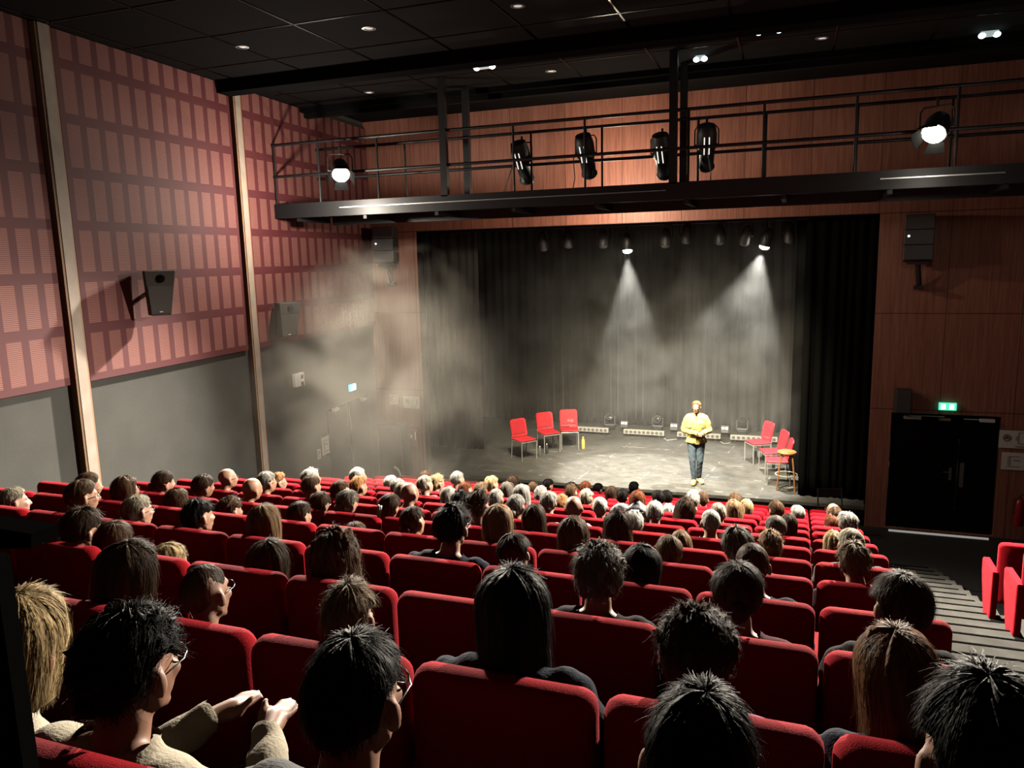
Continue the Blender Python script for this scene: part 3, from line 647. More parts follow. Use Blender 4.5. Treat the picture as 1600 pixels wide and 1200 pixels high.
TPL = {0: seated(.0095), 1: seated(.017), 2: seated(.0085, (-.035, .06, .17))}
def relax(V, F_, it):
    V = V.copy(); E = np.vstack([F_[:, [0, 1]], F_[:, [1, 2]], F_[:, [2, 3]], F_[:, [3, 0]]]); E = E[E[:, 0] != E[:, 1]]
    for _ in range(it):
        A = np.zeros_like(V); c = np.zeros(len(V)); np.add.at(A, E[:, 0], V[E[:, 1]]); np.add.at(A, E[:, 1], V[E[:, 0]]); np.add.at(c, E[:, 0], 1); np.add.at(c, E[:, 1], 1)
        V = .5*V+.5*A/np.maximum(c, 1)[:, None]
    return V
def turn(V, yaw, z0=.90, z1=.99, cx=0, cyy=-.03, lean=0):
    V = V.copy(); k = np.clip((V[:, 2]-z0)/(z1-z0), 0, 1); k = k*k*(3-2*k); a = yaw*k
    x = V[:, 0]-cx; y = V[:, 1]-cyy; c, s_ = np.cos(a), np.sin(a)
    V[:, 0] = cx+x*c-y*s_; V[:, 1] = cyy+x*s_+y*c
    return V
def shell(T, labels, off, seed=0, amp=.004, zlim=None):
    V, Nn, F_, L = T['V'], T['N'], T['F'], T['L']
    vm = np.isin(L, labels)
    if zlim: vm &= (V[:, 2] < zlim[1]) & (V[:, 2] > zlim[0])
    fm = vm[F_].all(axis=1); Fs = F_[fm]; used = np.unique(Fs); idx = -np.ones(len(V), int); idx[used] = np.arange(len(used))
    P = V[used]+Nn[used]*off
    if amp:
        ph = seed*1.7
        P = P+Nn[used]*(amp*(np.sin(P[:, 2]*55+3*np.sin(P[:, 0]*21+ph)+P[:, 1]*30)+np.sin(P[:, 0]*47+P[:, 2]*23+ph)))[:, None]
    return P, idx[Fs]
_bm = {}
def body_mesh(lod, yaw):
    k = (lod, yaw)
    if k not in _bm: _bm[k] = mesh_np('body', turn(TPL[lod]['V'], R(yaw)), TPL[lod]['F'])
    return _bm[k]
_cm = {}
def cloth_mesh(lod, part, seed=0):
    k = (lod, part, seed)
    if k not in _cm:
        if part == 'top': P, F_ = shell(TPL[lod], ['torso', 'arm', 'neck'], .014, seed, .0045, (0, .935))
        elif part == 'trousers': P, F_ = shell(TPL[lod], ['leg'], .009, seed, .003, (.10, 1))
        else: P, F_ = shell(TPL[lod], ['foot'], .008, seed, 0)
        _cm[k] = mesh_np(part, P, F_)
    return _cm[k]

# ------------------------------------------------------------------ hair
def hair_mat(name, c, rough=.58):
    if 'hair_'+name in _M: return _M['hair_'+name]
    m = bpy.data.materials.new('hair_'+name); m.use_nodes = True; nt, N, mth = nodes_of(m); b = nt.nodes['Principled BSDF']
    b.inputs['Roughness'].default_value = rough; b.inputs['Specular IOR Level'].default_value = .045
    g = N('ShaderNodeTexCoord'); mp = N('ShaderNodeMapping'); mp.inputs['Scale'].default_value = (34, 34, 4); nt.links.new(g.outputs['Object'], mp.inputs[0])
    n = N('ShaderNodeTexNoise'); n.inputs['Scale'].default_value = 1.3; n.inputs['Detail'].default_value = 3; nt.links.new(mp.outputs[0], n.inputs[0])
    cr = N('ShaderNodeValToRGB'); e = cr.color_ramp.elements; e[0].position = .3; e[1].position = .7
    e[0].color = tuple(x*.38 for x in c)+(1,); e[1].color = tuple(min(1, x*1.6) for x in c)+(1,); nt.links.new(n.outputs[0], cr.inputs[0]); nt.links.new(cr.outputs[0], b.inputs['Base Color'])
    bp = N('ShaderNodeBump'); bp.inputs['Strength'].default_value = .9; bp.inputs['Distance'].default_value = .008; nt.links.new(n.outputs[0], bp.inputs['Height']); nt.links.new(bp.outputs[0], b.inputs['Normal'])
    tr = N('ShaderNodeBsdfTranslucent'); nt.links.new(cr.outputs[0], tr.inputs[0]); mx = N('ShaderNodeMixShader'); mx.inputs[0].default_value = .09
    out = nt.nodes['Material Output']; nt.links.new(b.outputs[0], mx.inputs[1]); nt.links.new(tr.outputs[0], mx.inputs[2]); nt.links.new(mx.outputs[0], out.inputs[0])
    _M['hair_'+name] = m; return m
HC = dict(copper=(.17, .075, .032), blondgrey=(.46, .40, .30), brown=(.085, .048, .026), dkbrown=(.040, .023, .013), black=(.007, .006, .005), grey=(.36, .34, .30), blondbrown=(.26, .16, .085),
          white=(.66, .63, .57), ginger=(.44, .20, .08), dkgrey=(.15, .13, .105), blond=(.48, .34, .17), ltbrown=(.17, .11, .062), auburn=(.15, .045, .018), none=(.3, .2, .15))
END = [(0, 50), (35, 56), (58, 74), (72, 84), (80, 74), (104, 76), (116, 116), (140, 128), (180, 131)]
def interp(tb, a):
    for (a0, v0), (a1, v1) in zip(tb, tb[1:]):
        if a <= a1: return v0+(v1-v0)*(a-a0)/(a1-a0)
    return tb[-1][1]
STY = dict(short=dict(th=.011, amp=.008, fuzz=.008), buzz=dict(th=.002, amp=.001, fuzz=.002), messy=dict(th=.016, amp=.017, fuzz=.018), curly=dict(th=.018, amp=.017, fuzz=.016, curl=1),
           bob=dict(th=.017, amp=.010, fuzz=.008, drop=.13), long=dict(th=.018, amp=.010, fuzz=.010, drop=.30), wavy=dict(th=.022, amp=.019, fuzz=.020, drop=.26, curl=.7),
           bun=dict(th=.010, amp=.004, fuzz=.008), tied=dict(th=.010, amp=.004, fuzz=.006), clip=dict(th=.014, amp=.007, fuzz=.010))
def hair(style, seed, near, wide=1.0):
    """Returns verts, quads of a hair mesh around a head centred at the origin facing +Y."""
    S = STY[style]; rnd = random.Random(seed); th = S['th']; drop = S.get('drop', 0); curl = S.get('curl', 0)
    ex = [(.077+th)*wide, .097+th, .090+th]; c0 = (0, -.012, .026)
    def path(a, t, dr=0):
        """point on the hair surface at azimuth a (deg, 0 front), 0..1 from crown to tips"""
        aa = abs((a+180) % 360-180); pe = interp(END, aa); hang = 0
        if drop: pe = max(pe, 84) if aa > 58 else pe
        if drop and aa > 48:
            k = min(1, (aa-48)/22); hang = drop*k*(1 if aa < 150 else 1.05)
            if style in ('long', 'wavy') and aa < 100: hang *= .8
        arc = R(min(pe, 96) if hang else pe)*.10; tot = arc+hang; L_ = t*tot
        sa, ca = math.sin(R(a)), math.cos(R(a))
        if L_ <= arc or not hang:
            ph = (L_/arc)*R(min(pe, 96) if hang else pe) if arc else 0
            r_ = math.sin(ph); p = Vector((ex[0]*r_*sa+dr*r_*sa, ex[1]*r_*ca+dr*r_*ca, ex[2]*math.cos(ph)+dr*math.cos(ph)))
        else:
            h = L_-arc; q = h/max(hang, 1e-6); sh = (1-.16*q) if drop < .2 else (1-.10*math.sin(q*2.2)+.10*q)
            z = ex[2]*math.cos(R(96))-h
            back = -.030*min(1, h/.12) if aa > 120 and drop > .2 else 0
            p = Vector(((ex[0]+dr)*sa*sh, (ex[1]+dr)*ca*sh+back*.2-(.015*q if drop > .2 else 0), z))
        return p+Vector(c0)
    na, nt_ = ((44, 20) if near == 2 else (30, 13) if near == 1 else (18, 8))
    V = []; Fq = []; sx = rnd.uniform(0, 99)
    for j in range(nt_+1):
        for i in range(na):
            a = 360*i/na; t = j/nt_
            d = S['amp']*(noise.noise((a*.055+sx, t*(1.2 if not curl else 7), sx))+.5*noise.noise((a*.16+sx, t*2.5, sx+9)))*min(1, t*5+.3)
            if curl: d += S['amp']*.8*noise.noise((a*.12, t*14, sx+5))
            V.append(path(a, t, d*1.5))
    for j in range(nt_):
        for i in range(na): k = (i+1) % na; Fq.append((j*na+i, j*na+k, (j+1)*na+k, (j+1)*na+i))
    ns_ = {2: 1300, 1: 420, 0: 120}[near]
    if style == 'buzz': ns_ //= 6
    if drop: ns_ = int(ns_*1.2)
    sg = 5 if near == 2 else 4 if near == 1 else 3
    wd = {2: .0012, 1: .0022, 0: .0036}[near]
    for _ in range(ns_):
        a = rnd.uniform(0, 360); t0 = rnd.uniform(0, .9) if not drop else rnd.uniform(0, .75); ln = rnd.uniform(.25, .6); t1 = min(1.05, t0+ln)
        fz = S['fuzz']*rnd.random()**1.5*(1.6 if rnd.random() < .86 or style == 'buzz' else 2.8); ph = rnd.uniform(0, 6.28); n = len(V); da = rnd.uniform(-14, 14)*(2.2 if style in ('messy', 'curly', 'wavy') else .8)
        tw = rnd.uniform(-1, 1)
        for k in range(sg):
            u = k/(sg-1); p = path(a+da*u+(9*math.sin(u*7+ph)*curl), t0+(t1-t0)*u, .001+fz*u+(.006*curl*math.sin(u*11+ph)))
            wv = wd*(1-.85*u); tx = Vector((math.cos(R(a)), -math.sin(R(a)), tw*.3)).normalized()*wv
            V += [p-tx, p+tx]
        for k in range(sg-1): b = n+2*k; Fq.append((b, b+1, b+3, b+2))
    def blob(c, r, nn=12, mm=8):
        n = len(V)
        for i in range(mm+1):
            t = PI*(i if 0 < i < mm else (.03 if i == 0 else mm-.03))/mm
            for k in range(nn):
                q = Vector((math.sin(t)*math.cos(2*PI*k/nn), math.sin(t)*math.sin(2*PI*k/nn), -math.cos(t))); f_ = 1+.22*noise.noise(q*2.6+Vector((sx, 0, 0)))
                V.append(Vector(c)+Vector((q.x*r[0], q.y*r[1], q.z*r[2]))*f_)
        for i in range(mm):
            for k in range(nn): l = (k+1) % nn; Fq.append((n+i*nn+k, n+i*nn+l, n+(i+1)*nn+l, n+(i+1)*nn+k))
    if style == 'bun': blob((.01, -.125, -.01), (.040, .034, .038))
    if style == 'tied': blob((0, -.120, .02), (.024, .022, .024)); blob((0, -.135, -.05), (.022, .020, .065))
    if style == 'clip': blob((0, -.112, .01), (.036, .022, .060))
    return np.array([tuple(v) for v in V]), np.array(Fq)
_hm = {}
def hair_mesh(style, seed, near, wide):
    k = (style, seed, near, round(wide, 1))
    if k not in _hm: V, F_ = hair(style, seed, near, round(wide, 1)); _hm[k] = mesh_np('hair', V, F_)
    return _hm[k]
_gm = None
def glasses_mb():
    g = MB()
    for k in (-1, 1):
        P = [(k*.033+.023*math.cos(a), .094-.006*abs(math.cos(a)), .006+.017*math.sin(a)) for a in [2*PI*i/14 for i in range(15)]]
        g.tube(P, .0020, 5); g.tube([(k*.056, .088, .010), (k*.075, .06, .012), (k*.081, -.01, .006), (k*.080, -.03, -.012)], .0018, 5)
    g.tube([(-.011, .098, .012), (0, .101, .014), (.011, .098, .012)], .0018, 5)
    return g
SKIN = [mat('skin_fair', (.32, .16, .10), .55, noise_amt=.06, nscale=20), mat('skin_light', (.36, .19, .13), .55, noise_amt=.06, nscale=20), mat('skin_tan', (.25, .12, .075), .55, noise_amt=.06, nscale=20)]
CL = dict(white=(.62, .61, .57), black=(.010, .010, .011), grey=(.14, .14, .14), navy=(.012, .018, .035), cream=(.50, .44, .34), mauve=(.30, .10, .20), brown=(.06, .035, .022), beige=(.28, .23, .17), burgundy=(.09, .012, .02), lightblue=(.30, .38, .48))
def cloth(nm): return mat('cloth_'+nm, tuple(x*.65 for x in CL[nm]), .95, sheen=.04, bump=.3, bscale=120, spec=.08)
DENIM = mat('dark_denim', (.02, .03, .05), .85, bump=.3, bscale=200)
SHOE = mat('dark_shoe', (.015, .012, .010), .5)
GLASSM = mat('glasses_frame', (.02, .02, .02), .3)

# ------------------------------------------------------------------ theatre seats
def rounded(W, H, r, n=5, z0=0):
    P = []
    for cx_, cz_, a0 in ((W/2-r, z0+H-r, 0), (-W/2+r, z0+H-r, 90), (-W/2+r*.5, z0+r*.5, 180), (W/2-r*.5, z0+r*.5, 270)):
        rr = r if a0 < 180 else r*.5
        for k in range(n+1): a = R(a0+90*k/n); P.append((cx_+rr*math.cos(a), cz_+rr*math.sin(a)))
    return P
def pad(W, H, T, r, z0, sag=0, edge=.03):
    out = rounded(W, H, r, 5, z0); cz_ = z0+H/2; rings = []
    def ringat(ins, y):
        res = []
        for x, z in out:
            fx = (W/2-ins)/(W/2); fz = (H/2-ins)/(H/2); X = x*fx; Z = cz_+(z-cz_)*fz; res.append((X, y+sag*(X/(W/2))**2, Z))
        return res
    for ins, y in ((W*.45, -T/2-.004), (W*.3, -T/2-.004), (W*.15, -T/2-.003), (edge, -T/2), (edge*.35, -T*.36), (0, -T*.12), (0, T*.12), (edge*.35, T*.36), (edge, T/2), (W*.15, T/2+.003), (W*.3, T/2+.004), (W*.45, T/2+.004)):
        rings.append(ringat(min(ins, H*.46), y))
    m_ = MB(); m_.loft(rings); return m_
SW = .55
back_me = pad(.532, .66, .095, .055, .325, .040, .018).mesh('backrest'); back_me.materials.append(RED)
c_ = pad(.47, .44, .11, .05, 0, 0, .03); cush_down = MB(); cush_down.add([(x, .05+z, .40+y) for x, y, z in c_.v], c_.f)
cush_up = MB(); cush_up.add([(x, .115+y, .38+z) for x, y, z in c_.v], c_.f)
cd_me = cush_down.mesh('seat_cushion'); cu_me = cush_up.mesh('seat_cushion'); cd_me.materials.append(RED); cu_me.materials.append(RED)
ar = MB()
prof = [(-.03, .665), (.40, .665), (.45, .63), (.44, .50), (.30, .18), (.22, .04), (.02, .04), (-.03, .2)]
rings = []
for x in (-.031, -.026, .026, .031):
    k_ = 1 if abs(x) < .03 else .93
    rings.append([(x, .20+(y-.20)*k_, .38+(z-.38)*k_) for y, z in prof])
ar.loft(rings); arm_me = ar.mesh('armrest', False); arm_me.materials.append(RED)
ft = MB(); ft.span((-.06, -.02, 0), (.06, .26, .05)); ft.span((-.028, .02, .04), (.028, .20, .34)); foot_me = ft.mesh('pedestal', False); foot_me.materials.append(BLKP)
def ordinal(k): return ['first', 'second', 'third', 'fourth', 'fifth', 'sixth', 'seventh', 'eighth', 'ninth', 'tenth', 'eleventh', 'twelfth', 'thirteenth', 'fourteenth', 'fifteenth', 'sixteenth'][k]
def child(name, me, p, loc=(0, 0, 0)): o = bpy.data.objects.new(name, me); link(o); o.parent = p; o.location = loc; return o
def rowend(n): return .70+.018*n
def seat(n, k, occupied, right_block=False):
    X = (2.06+SW*(k+.5)) if right_block else rowend(n)-SW*(k+.5)
    t = empty('theatre_seat', (X, ytop(n), ztread(n)))
    child('backrest', back_me, t); child('seat_cushion', cd_me if occupied else cu_me, t)
    child('armrest', arm_me, t, (-SW/2, .03, 0)); child('pedestal', foot_me, t, (-SW/2, .03, 0))
    if right_block: lab = 'red theatre seat across the aisle, %s row from stage, %s from the aisle' % (ordinal(10-n), ordinal(k))
    else:
        lab = 'red upholstered theatre seat, %s row from stage, %s from the right-hand aisle' % (ordinal(10-n), ordinal(k))
        if k == 0: child('armrest', arm_me, t, (SW/2, .03, 0)); child('pedestal', foot_me, t, (SW/2, .03, 0)); lab = 'red theatre seat at the aisle end of the %s row from stage' % ordinal(10-n)
    tag(t, lab, 'theatre seat', 'red theatre seats across the aisle' if right_block else 'red theatre seats in the main block')
    return t

# people: row | x of the head | height of crown | hair width | style | colour | description | extras (worked out in metres)
PEOPLE = """0|-5.18|3.480|0.23|short|blondgrey|short wavy pale blond hair cut off by the left edge
1|-5.48|3.337|0.28|tied|brown|light brown hair tied back, face turned to the right
0|-4.51|3.585|0.22|short|brown|short brown hair and dark glasses|g
1|-5.08|3.323|0.23|bob|brown|chin-length brown hair and glasses|g
2|-5.56|3.117|0.22|bun|dkbrown|dark hair gathered in a low bun, face in profile
2|-5.09|3.115|0.25|short|dkbrown|close-cut dark hair, face in sharp profile
3|-5.57|2.887|0.24|bald|none|bald head with glasses and a white collar|g|white
2|-4.54|3.132|0.22|bald|none|shaved head and dark beard|b|black
0|-4.03|3.518|0.23|short|blondgrey|short ash-grey hair and glasses|g
1|-4.55|3.259|0.24|bob|brown|wavy brown shoulder-length hair
0|-3.53|3.531|0.23|messy|black|tousled black hair
1|-4.04|3.234|0.21|curly|brown|curly brown hair just above the seats
-1|-3.47|3.776|0.22|messy|dkbrown|tousled dark hair with pale lit tips
-1|-3.25|3.725|0.25|short|brown|smooth short brown hair||white
-2|-2.21|4.043|0.29|long|dkbrown|long straight dark brown hair
-1|-2.91|3.627|0.20|short|blond|short fair hair, only the crown showing
-2|-1.87|3.992|0.16|buzz|dkbrown|cropped hair, glasses and glowing red ears|g|grey
-1|-2.30|3.710|0.25|long|dkbrown|shoulder-length dark hair edged with light
3|-5.07|2.883|0.21|short|grey|short greying hair and black-framed glasses|g
4|-5.61|2.588|0.16|curly|ginger|curly ginger-blond hair and glasses|g
0|-3.01|3.552|0.27|bob|blondbrown|streaked dark blond bob
1|-3.40|3.255|0.21|short|dkbrown|short dark hair parted at the side
3|-4.52|2.884|0.23|short|brown|round brown crop above a white shirt||white
4|-5.14|2.683|0.21|curly|white|fluffy white hair behind a brown crop
2|-3.81|3.049|0.21|short|dkbrown|boyish short brown hair and glasses|g
2|-3.54|3.095|0.21|bun|dkgrey|grey-brown hair in a low ponytail
5|-5.07|2.462|0.22|short|white|short white hair and glasses|g
4|-4.52|2.625|0.19|curly|ginger|curly strawberry blond hair
3|-4.18|2.876|0.21|short|brown|greying brown hair
2|-3.13|3.090|0.19|clip|dkbrown|dark hair held by a large pale claw clip
1|-2.46|3.311|0.19|bun|dkbrown|dark hair twisted into a messy bun
6|-5.11|2.116|0.22|short|white|smooth white hair
5|-4.51|2.356|0.18|short|grey|smooth silver hair
4|-3.96|2.610|0.17|bob|blondgrey|pale ash blond hair
3|-3.41|2.905|0.21|bald|none|reddish bald head with glasses|g
5|-4.13|2.442|0.21|short|blondgrey|short ash blond hair
7|-5.01|1.949|0.19|short|brown|low brown crop half hidden
6|-4.40|2.179|0.19|curly|blond|curly blond hair and glasses|g
1|-2.93|3.143|0.19|short|brown|brown crown barely above the seat
-1|-1.93|3.801|0.28|wavy|brown|long wavy brown hair haloed with light
-2|-1.29|3.994|0.19|messy|ltbrown|spiky short light brown hair
-3|-0.72|4.340|0.16|short|black|short black hair and glasses, nearly a silhouette|g|grey
-3|-1.25|4.308|0.21|curly|black|short dark curls, glasses and cream knitted jumper|g|cream
-3|-1.57|4.330|0.10|bob|blond|blond hair, half hidden by the black partition||cream
7|-4.50|1.977|0.24|short|grey|short silver hair
5|-3.60|2.403|0.18|short|auburn|reddish brown hair
4|-3.41|2.597|0.19|bob|grey|grey bob
3|-2.87|2.855|0.16|curly|black|black curls
2|-2.32|3.168|0.19|curly|dkbrown|tall dark brown curls
7|-3.97|1.941|0.23|messy|blond|messy golden blond hair
6|-3.77|2.123|0.21|messy|ltbrown|tousled light brown hair
4|-2.86|2.622|0.17|short|grey|short pepper grey hair
6|-3.40|2.152|0.20|bob|dkgrey|grey-brown bob
8|-3.98|1.726|0.17|long|dkbrown|long dark hair in the gloom by the stage
5|-2.88|2.414|0.23|bob|grey|wavy grey bob
3|-2.32|2.870|0.19|bun|grey|grey hair in a ponytail with a pale band
1|-1.81|3.370|0.24|long|blondbrown|long straight golden brown hair
2|-1.85|3.099|0.20|long|dkbrown|dark straight hair falling sideways
8|-3.64|1.651|0.18|short|brown|brown crop in the gloom by the stage
9|-3.68|1.442|0.19|short|black|rounded black hair against the stage front
6|-2.94|2.139|0.19|curly|grey|short grey curls
4|-2.28|2.642|0.20|short|grey|cropped grey hair and red neck
5|-2.41|2.339|0.13|curly|ginger|small head of ginger hair
3|-1.77|2.912|0.18|bald|none|bald head over broad white shoulders||white
4|-1.74|2.634|0.18|buzz|white|close-cropped white hair
6|-2.35|2.145|0.20|messy|blondgrey|fluffy pale hair
8|-3.04|1.698|0.21|short|black|black hair against the stage edge
7|-2.78|1.914|0.19|curly|brown|curly brown hair in dim light
9|-3.05|1.459|0.22|short|auburn|round head of dark red hair
10|-3.05|1.176|0.19|short|black|narrow black head against the lit stage
8|-2.43|1.678|0.24|bob|dkbrown|dark brown bob against the lit stage
7|-2.07|1.918|0.19|short|black|black crop leaning to the right
10|-2.42|1.248|0.19|short|black|small round black head below the performer's side
6|-1.70|2.175|0.23|long|auburn|glossy auburn hair
0|-1.74|3.652|0.21|messy|black|thick black hair, dark coat with pale collar edge|g|navy
0|-1.38|3.537|0.24|short|dkbrown|dark side-parted hair, head tilted||cream
1|-1.29|3.340|0.25|long|brown|long straight brown hair
2|-1.18|3.104|0.24|wavy|dkbrown|long curly dark hair with a shiny clip
3|-1.23|2.809|0.17|curly|white|fluffy white hair behind dark curls
-1|-0.69|3.861|0.21|curly|dkgrey|thick grey-brown curls and a black jacket||black
0|-0.68|3.537|0.22|bob|black|rounded black hair with lit crown
-2|-0.73|4.111|0.26|long|black|long black hair in deep shadow
4|-1.20|2.636|0.19|short|white|short bright white hair||white
6|-1.32|2.056|0.19|curly|white|curly white hair
5|-1.01|2.415|0.23|wavy|dkbrown|wavy dark brown hair
7|-1.14|1.951|0.20|curly|grey|salt-and-pepper curls
8|-1.10|1.683|0.13|short|brown|slender brown head at the stage edge
7|-1.58|1.932|0.23|short|black|black hair, head bowed
8|-1.60|1.670|0.18|short|black|black hair tucked behind a bowed head
3|-0.58|2.892|0.18|buzz|white|white crop and checked shirt||white
5|-0.67|2.389|0.18|short|blondgrey|pale sandy hair swept back
6|-0.56|2.147|0.22|wavy|blondbrown|long tousled light brown hair
8|-0.66|1.702|0.22|curly|brown|greying brown curls
7|-0.46|1.908|0.12|bob|blond|thin blond bob
6|-0.09|2.196|0.19|short|brown|neat short brown hair and small ears
7|0.15|1.887|0.26|short|grey|grey hair bent low above a black jacket||black
3|-0.07|2.891|0.21|buzz|dkgrey|cropped grey-brown hair and large ears
4|0.03|2.623|0.16|long|dkbrown|long dark brown hair behind a cropped head
1|-0.67|3.276|0.19|short|ltbrown|boyish sandy brown hair and lit ears
2|-0.72|2.996|0.15|long|blondbrown|long blond hair behind a boy
1|-0.25|3.381|0.21|messy|dkgrey|shaggy grizzled hair
0|-0.14|3.610|0.19|buzz|brown|smooth brown crew cut
2|-0.09|3.056|0.18|curly|blondbrown|fair brown curls
-1|-0.16|3.850|0.25|bun|dkbrown|dark hair pinned up with a clip
-2|-0.21|4.057|0.27|curly|dkbrown|big mop of brown curls, mauve scarf||mauve
-3|-0.11|4.350|0.16|short|black|black silhouette at the bottom of the frame
8|0.61|1.677|0.24|bald|none|bald head with glasses at the end seats|g|white
7|0.59|1.894|0.19|curly|brown|light brown hair
6|0.50|2.070|0.13|bob|auburn|orange-brown hair
5|0.59|2.402|0.24|messy|grey|swept grey hair
3|0.37|2.800|0.10|long|blond|long blond hair behind a balding head
2|0.43|3.137|0.21|buzz|blondgrey|balding head with thin fair hair
1|0.38|3.345|0.21|messy|ltbrown|short layered sandy hair, black jacket||black
-1|0.40|3.879|0.22|short|dkbrown|sleek dark brown hair in the aisle seat||black
-2|0.28|4.081|0.21|long|copper|very long copper brown hair
-3|0.28|4.444|0.13|short|black|dark silhouette at the lower right corner"""
rows = {}
for ln in PEOPLE.strip().split('\n'):
    q = ln.split('|'); rows.setdefault(int(q[0]), []).append((float(q[1]), float(q[2]), float(q[3]), q[4], q[5], q[6], q[7:]))
taken = {}
rnd = random.Random(11)
for n in sorted(rows):
    L = sorted(rows[n], key=lambda r: -r[0]); used = -1
    for i, r in enumerate(L):
        k = round((rowend(n)-r[0])/SW-.5); k = max(k, used+1, 0)
        if i+1 < len(L):
            pass
        used = k; taken[(n, k)] = r
for n in range(-3, 11):
    for k in range(14):
        X = rowend(n)-SW*(k+.5)
        if seen((X, ytop(n), ztread(n)+.98), 120) and seen((X, ytop(n), ztread(n)+.98), 60+200*(n < 0)):
            seat(n, k, (n, k) in taken)
for n in range(2, 7):
    for k in range(2):
        if seen((2.06+SW*(k+.1), ytop(n), ztread(n)+.98), 60): seat(n, k, False, True)

tops = ['black', 'navy', 'grey', 'brown', 'black', 'burgundy', 'beige', 'navy', 'black', 'grey']
uid = 0
for (n, k), (X, zt, wd, style, colr, desc, ex) in sorted(taken.items()):
    uid += 1
    lod = 0 if n <= 0 else 1; near = 2 if n <= 0 else 1 if n <= 3 else 0
    Xs = rowend(n)-SW*(k+.5); y = ytop(n)+.20; z0 = ztread(n)
    Ht = HZ+.118+STY.get(style, dict(th=0))['th']*.6
    s_ = min(1.05, max(.93, (zt-z0)/Ht)); dz = zt-Ht*s_
    dx = X-Xs; roll = max(-.19, min(.19, dx/1.05)); xr = X-1.05*math.sin(roll)
    if n == -3 and 'cream knitted' in desc: lod = 2
    t = empty('person', (xr, y, dz), rot=(0, roll, 0)); t.scale = (s_, s_, s_)
    yaw = -math.degrees(math.atan2(-1.75-X, 15.5-y))*1.35+rnd.uniform(-7, 7)
    if 'bowed' in desc: yaw = 20
    yaw = round(yaw/8)*8
    o = obj_of('body', body_mesh(lod, yaw), SKIN[rnd.choice((0, 0, 1, 1, 2))], t)
    tc = next((e for e in ex if e in CL), None) or rnd.choice(tops)
    obj_of('sweater', cloth_mesh(lod, 'top', uid % 3), cloth(tc), t); obj_of('trousers', cloth_mesh(lod, 'trousers'), DENIM if uid % 2 else cloth('black'), t); obj_of('shoes', cloth_mesh(lod, 'shoes'), SHOE, t)
    hr = empty('head_wear', (0, 0, 0)); bpy.data.objects.remove(hr)
    piv = Vector((0, -.03, 0)); hc = Vector((0, .012, HZ)); h_loc = piv+Matrix.Rotation(R(yaw), 3, 'Z') @ (hc-piv)
    if style != 'bald':
        wf = min(1.14, max(.92, wd/(.20 if style in ('bob', 'long', 'wavy', 'curly', 'messy') else .185)))
        h = obj_of('hair', hair_mesh(style, uid if near == 2 else uid % 4, near, wf), hair_mat(colr, tuple(x*.62 for x in HC[colr])), t); h.location = h_loc; h.rotation_euler = (0, 0, R(yaw))
    if 'g' in ex:
        if _gm is None: _gm = glasses_mb().mesh('glasses'); _gm.materials.append(GLASSM)
        h = bpy.data.objects.new('glasses', _gm); link(h); h.parent = t; h.location = h_loc; h.rotation_euler = (0, 0, R(yaw))
    if style == 'clip':
        c_ = MB()
        for sx in (-1, 1):
            c_.box((.014*sx, -.150, .015), (.010, .012, .11))
            for j in range(7): c_.box((.007*sx, -.152, -.03+.015*j), (.02, .008, .005))
        h = c_.build('hair_clip', WHITEP, t, smooth=False); h.location = h_loc; h.rotation_euler = (0, 0, R(yaw))
    lab = 'person with '+desc; extra = ', %s row from stage' % ordinal(10-n)
    if len((lab+extra).replace(',', ' ').split()) <= 16: lab += extra
    tag(t, lab, 'person')
# jackets left on the seats
def jacket(x, y, z, sx, m, label, seed):
    V = []; F_ = []; nu, nv = 26, 12
    for j in range(nv+1):
        for i in range(nu):
            a = 2*PI*i/nu; t_ = j/nv; r_ = math.sin(PI*min(.97, max(.03, t_)))**.6
            p = Vector((sx*r_*math.cos(a), .10*r_*math.sin(a), .13*(t_-.5)*1.6)); d = noise.noise(p*14+Vector((seed, 0, 0)))
            V.append((p.x*(1+.18*d), p.y*(1+.35*d), p.z*(1+.25*d)+.02*math.sin(p.x*30)))
    for j in range(nv):
        for i in range(nu): k = (i+1) % nu; F_.append((j*nu+i, j*nu+k, (j+1)*nu+k, (j+1)*nu+i))
    m_ = MB(); m_.add(V, F_); o = m_.build('folded_coat', m, loc=(x, y, z)); s2 = o.modifiers.new('s', 'SUBSURF'); s2.levels = s2.render_levels = 1
    tag(o, label, 'coat')
jacket(-1.55, ytop(5)+.02, ztread(5)+1.02, .27, mat('quilted_grey', (.12, .125, .14), .6, bump=.4, bscale=40), 'quilted grey coat draped over a seat back behind auburn hair', 3)
jacket(.30, ytop(-1)+.30, ztread(-1)+.62, .18, cloth('black'), 'black coat bundled beside the sleek-haired person in the aisle seat', 6)
jacket(.05, ytop(-2)+.32, ztread(-2)+.60, .17, mat('glossy_bag', (.05, .05, .05), .25), 'shiny dark bag on the empty seat by the aisle, near the front of view', 9)

# black partition of the control desk at the left edge
t = empty('booth_partition', (-1.25, .72, 3.0)); tag(t, 'black partition with a sloping rail at the lower left corner', 'partition')
m_ = MB(); m_.span((-.6, -.012, -1.0), (.208, .012, 1.60)); m_.build('panel', BLKW, t, smooth=False)
m_ = MB(); m_.hexa([(-.35, -.02, 1.54), (.295, -.02, 1.630), (-.35, .02, 1.54), (.295, .02, 1.630), (-.35, -.02, 1.665), (.30, -.02, 1.650), (-.35, .02, 1.665), (.30, .02, 1.650)]); m_.build('rail', BLKW, t, smooth=False)
m_ = MB(); m_.span((.12, -.02, 1.50), (.16, .02, 1.60)); m_.build('rail_post', BLKW, t, smooth=False)

